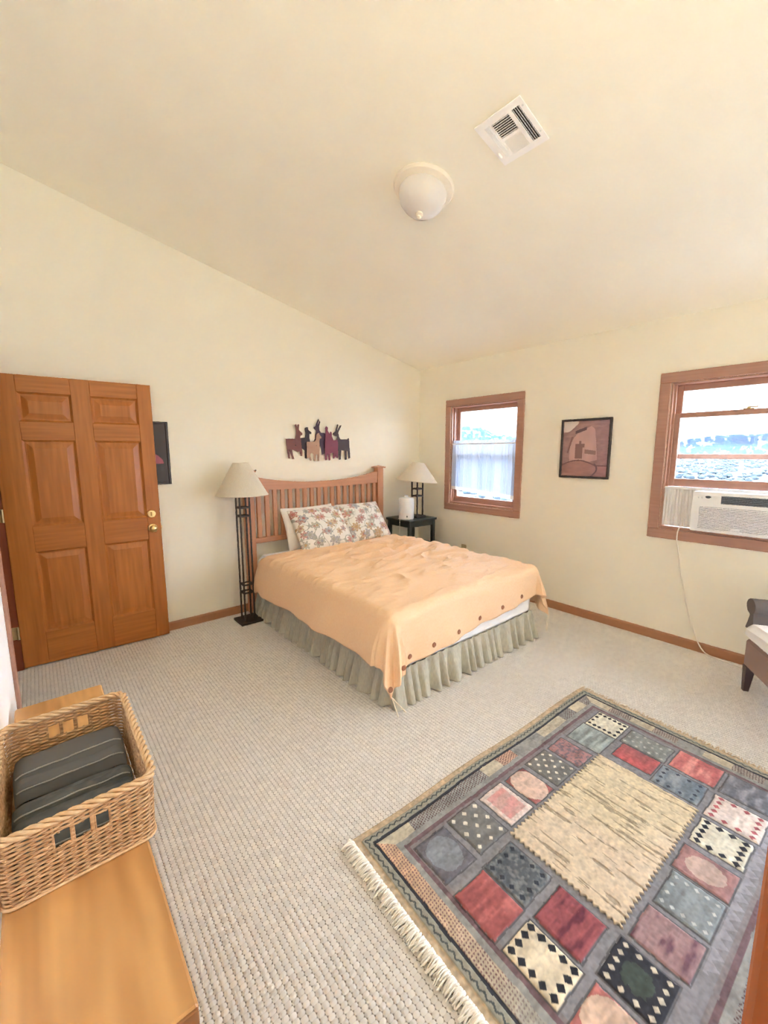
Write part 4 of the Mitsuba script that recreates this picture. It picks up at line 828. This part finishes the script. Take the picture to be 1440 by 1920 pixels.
# ------------------------------------------------------------------ low bench
BZ = 0.40
bn = thing('low_bench', 'low honey coloured wooden bench along the left wall holding the wicker basket', 'bench')
b0, b1, by0, by1 = -3.957, -3.636, -3.025, -1.455
add(bn + '__top_board', bx(b0, b1, by0, by1, BZ - 0.045, BZ, 0.006), 'bench_wood', 30)
add(bn + '__end_cap', bx(b0 + 0.004, b1 - 0.002, by0 - 0.006, by0 + 0.001, BZ - 0.046, BZ - 0.002, 0.002), 'bench_end', label='darker end edge')
for y in (by0 + 0.05, by1 - 0.08): add(bn + '__end_panel', bx(b0 + 0.01, b1 - 0.02, y, y + 0.03, 0, BZ - 0.045, 0.003), 'bench_wood')
add(bn + '__stretcher', bx(b0 + 0.12, b0 + 0.145, by0 + 0.08, by1 - 0.08, BZ - 0.12, BZ - 0.046, 0.003), 'bench_wood')

# ------------------------------------------------------------------ wicker basket
bk = thing('wicker_basket', 'rectangular woven wicker basket with square hand holes on the low bench', 'basket')
kx0, kx1, ky0, ky1, kz0, kz1 = -3.96, -3.612, -2.545, -1.995, BZ + 0.001, 0.596
def rrect(x0, x1, y0, y1, r, step):
    p = sbox(x0, y0, x1, y1).buffer(-r).buffer(r, quad_segs=8).exterior; L = p.length; n = int(L / step)
    P = np.array([p.interpolate(i / n * L).coords[0] for i in range(n)])
    t = np.roll(P, -1, 0) - np.roll(P, 1, 0); t /= np.linalg.norm(t, axis=1, keepdims=True); nr = np.stack([t[:, 1], -t[:, 0]], 1)
    c = np.array([(x0 + x1) / 2, (y0 + y1) / 2]); nr *= np.sign(((P - c) * nr).sum(1))[:, None]
    return P, nr
HOLES = [(-3.845, -3.806), (-3.802, -3.763), (-3.759, -3.721)]
HZ = (0.517, 0.556)
ns = 70
Pb, nb = rrect(kx0 + 0.006, kx1 - 0.006, ky0 + 0.006, ky1 - 0.006, 0.03, 2 * (kx1 - kx0 + ky1 - ky0) / (ns * 4))
NP = len(Pb); per_ = 4
flare_ = lambda z: 0.008 * (z - kz0) / (kz1 - kz0)
weav, nrow = [], 30
for r_ in range(nrow):
    z = kz0 + 0.008 + r_ * (kz1 - kz0 - 0.018) / (nrow - 1)
    und = 0.0036 * np.sin(np.arange(NP) * 2 * PI / (2 * per_) + (r_ % 2) * PI)
    P = np.zeros((NP, 3)); P[:, :2] = Pb + nb * (und + flare_(z))[:, None]; P[:, 2] = z + 0.0008 * np.sin(np.arange(NP) * 0.9 + r_)
    if HZ[0] - 0.002 < z < HZ[1] + 0.002:
        hole = np.zeros(NP, bool)
        for a, b in HOLES: hole |= (Pb[:, 0] > a + 0.003) & (Pb[:, 0] < b - 0.003) & (np.abs(nb[:, 1]) > 0.9)
        idx = np.where(~hole)[0]; runs = np.split(idx, np.where(np.diff(idx) > 1)[0] + 1)
        if len(runs) > 1 and runs[0][0] == 0 and runs[-1][-1] == NP - 1: runs[0] = np.concatenate([runs.pop(), runs[0]])
        for q in runs:
            if len(q) > 1: weav.append(tube(P[q], 0.0036, 5))
    else: weav.append(tube(P, 0.0036, 5, True))
add(bk + '__weave', cat_(*weav), 'wicker', True, label='horizontal wicker weave', kind='stuff')
stk = []
for i in range(0, NP, per_):
    if any(a + 0.004 < Pb[i, 0] < b - 0.004 for a, b in HOLES) and abs(nb[i, 1]) > 0.9:
        zs_ = [(kz0, HZ[0]), (HZ[1], kz1)]
    else: zs_ = [(kz0, kz1)]
    for a, b in zs_: stk.append(tube([[*(Pb[i] + nb[i] * flare_(z)), z] for z in np.linspace(a, b, 4)], 0.003, 5))
for a, b in HOLES:
    for x in (a, b):
        for y, s_ in ((ky0 + 0.006, -1), (ky1 - 0.006, 1)): stk.append(tube([[x, y + s_ * flare_(z), z] for z in np.linspace(HZ[0] - 0.03, kz1, 5)], 0.0034, 6))
add(bk + '__stake', cat_(*stk), 'wicker', True, label='upright stakes', kind='stuff')
Pr, nrr = rrect(kx0 - 0.002, kx1 + 0.002, ky0 - 0.002, ky1 + 0.002, 0.034, 0.006)
for ph_ in (0, 2.09, 4.19):
    k_ = np.arange(len(Pr)) * 0.42 * (2 * PI * round(len(Pr) * 0.42 / (2 * PI)) / (len(Pr) * 0.42)) + ph_
    P = np.zeros((len(Pr), 3)); P[:, :2] = Pr + nrr * (0.0075 * np.cos(k_))[:, None]; P[:, 2] = kz1 + 0.002 + 0.0065 * np.sin(k_)
    add(bk + '__rim_strand', tube(P, 0.0056, 7, True), 'wicker_pale', True, label='strand of the braided rim')
for z_, r_ in ((kz0 + 0.004, 0.0055),):
    Pq, nq = rrect(kx0, kx1, ky0, ky1, 0.032, 0.012)
    add(bk + '__foot_strand', tube(np.column_stack([Pq, np.full(len(Pq), z_ + 0.001)]), r_ * 0.8, 7, True), 'wicker_pale', True)
add(bk + '__bottom', bx(kx0 + 0.012, kx1 - 0.012, ky0 + 0.012, ky1 - 0.012, kz0 + 0.001, kz0 + 0.007, 0.002), 'wicker')
# folded dark cloths
def folded(label, x0, x1, y0, y1, zb_, zt_, strips, mat, seed):
    k = thing('folded_cloth', label, 'cloth')
    add(k + '__lower_layers', pillow_box(x0 + 0.004, x1 - 0.004, y0, y1, zb_, zt_, 0.02), mat, True)
    for i, (ya, yb, za, zb2) in enumerate(strips):
        X, t = np.meshgrid(np.linspace(x0 + 0.003 * i, x1 - 0.002 * i, 44), np.linspace(0, 1, 18))
        q = np.stack([X * 5, t * 1.5 + 3 * i, X * 0], -1); w = nz(q, 1.6, seed + i, 3) - 0.5
        Yc = ya + (yb - ya) * t + 0.016 * (nz(np.stack([X * 7, X * 0 + i, X * 0], -1), 1.0, seed + 9, 2) - 0.5) * (1 - t)
        lip = np.clip(1 - t / 0.16, 0, 1); ends = np.clip(1 - np.minimum(X - x0, x1 - X) / 0.03, 0, 1)
        Z = za + (zb2 - za) * t + 0.008 * np.sin(PI * t) - 0.030 * lip ** 2 - 0.014 * ends ** 2 + 0.020 * w
        Z = np.maximum(Z, zb_ + 0.01); Yc = Yc + 0.006 * np.sin(lip * PI)
        P = np.stack([X, Yc, Z], -1)
        f_ = add(k + '__fold', solid_sheet(P, 0.006), mat, True)
        add(f_ + '__seam', tube(P[2, 1:-1] + np.array([0, 0, 0.0015]), 0.0026, 6), 'piping', True, label='pale stitched seam')
zb0 = kz0 + 0.008
folded('charcoal folded cloth at the far side inside the wicker basket', -3.934, -3.640, -2.255, -2.045, zb0, 0.476, [(-2.215, -2.035, 0.535, 0.502), (-2.262, -2.18, 0.517, 0.515)], 'grey_cloth', 3)
folded('dark green grey folded cloth at the near side inside the wicker basket', -3.934, -3.640, -2.515, -2.29, zb0, 0.468, [(-2.37, -2.285, 0.512, 0.500), (-2.445, -2.345, 0.502, 0.497), (-2.52, -2.42, 0.488, 0.490)], 'dark_cloth', 4)

# ------------------------------------------------------------------ outside
rr_ = np.concatenate([np.linspace(0, 60, 14), np.linspace(75, 400, 24), np.geomspace(430, 6000, 16)]); aa_ = np.linspace(0, 2 * PI, 121)
R_, A2 = np.meshgrid(rr_, aa_); G = np.stack([R_ * np.cos(A2), R_ * np.sin(A2), -4.0 + 0.5 * (nz(np.stack([R_ * np.cos(A2), R_ * np.sin(A2), A2 * 0], -1), 0.03, 71) - 0.5) * np.clip(R_ / 60, 0, 1)], -1)
add('ground', sheet(G[::-1]), 'snow_ground', True, label='snow patched desert ground outside the windows', kind='structure')
def ridge(az0, az1, dist, tops, base, depth_, n, seed, cliff, rough):
    az = np.linspace(az0, az1, n); tp = np.interp(az, [t[0] for t in tops], [t[1] for t in tops])
    Pn_ = np.stack([az * 0.5, az * 0, az * 0], -1); tp = tp + rough * (nz(Pn_, 4.0, seed, 4) - 0.5)
    prof = [(0.0, 0.0), (0.35, 0.18), (0.62, 0.40), (0.70, 0.52), (0.72, 0.96), (0.80, 1.0), (1.4, 1.02)] if cliff else [(0, 0), (0.3, 0.28), (0.6, 0.6), (0.85, 0.88), (1.0, 1.0), (1.5, 0.8)]
    P = np.zeros((len(prof) * 3 - 2, n, 3)); tt = np.linspace(0, len(prof) - 1, len(prof) * 3 - 2)
    for i, t in enumerate(tt):
        f = np.interp(t, range(len(prof)), [q[0] for q in prof]); h = np.interp(t, range(len(prof)), [q[1] for q in prof])
        rad = dist + depth_ * f + (0.10 * depth_) * (nz(np.stack([az * 2.2, az * 0 + t * 0.3, az * 0], -1), 1.0, seed + 5, 4) - 0.5) * 2
        a = np.radians(az); P[i] = np.stack([EYE[0] + rad * np.sin(a), EYE[1] + rad * np.cos(a), base + (dist * np.tan(np.radians(tp)) + 1.5 - base) * h], -1)
    return sheet(P)
add('mesa', ridge(64, 125, 1000, [(64, 0.8), (74, 1.35), (76.5, 1.55), (78, 1.85), (84, 2.0), (92, 1.6), (110, 1.9), (125, 1.4)], -4.2, 170, 420, 81, True, 0.25), 'hazed_rock', 50, label='flat topped mesa with blue haze put into its colour beyond the larger window', kind='structure')
add('mountain', ridge(25, 70, 1500, [(25, 3.6), (40, 4.3), (50.6, 4.55), (53, 4.1), (55, 3.0), (58, 2.3), (63, 1.9), (70, 1.2)], -4.2, 500, 300, 91, False, 0.5), 'hazed_rock', 50, label='sloping mountain with blue haze put into its colour beyond the small window', kind='structure')
ico = trimesh.creation.icosphere(1, 1.0); sh = []
for i in range(2600):
    a = math.radians(rng.uniform(45, 100)); d_ = 45 + 330 * rng.uniform(0, 1) ** 1.2; s_ = rng.uniform(0.25, 0.9)
    m = ico.copy(); m.vertices = m.vertices * (1 + 0.25 * rng.normal(size=(len(m.vertices), 1))) * np.array([s_, s_, s_ * 0.6]); sh.append(mv(m, EYE[0] + d_ * math.sin(a), EYE[1] + d_ * math.cos(a), -3.9 + 0.3 * s_))
add('desert_shrubs', cat_(*sh), 'shrub_green', True, label='low dark shrubs scattered over the snowy ground outside', cat='shrubs', kind='stuff')
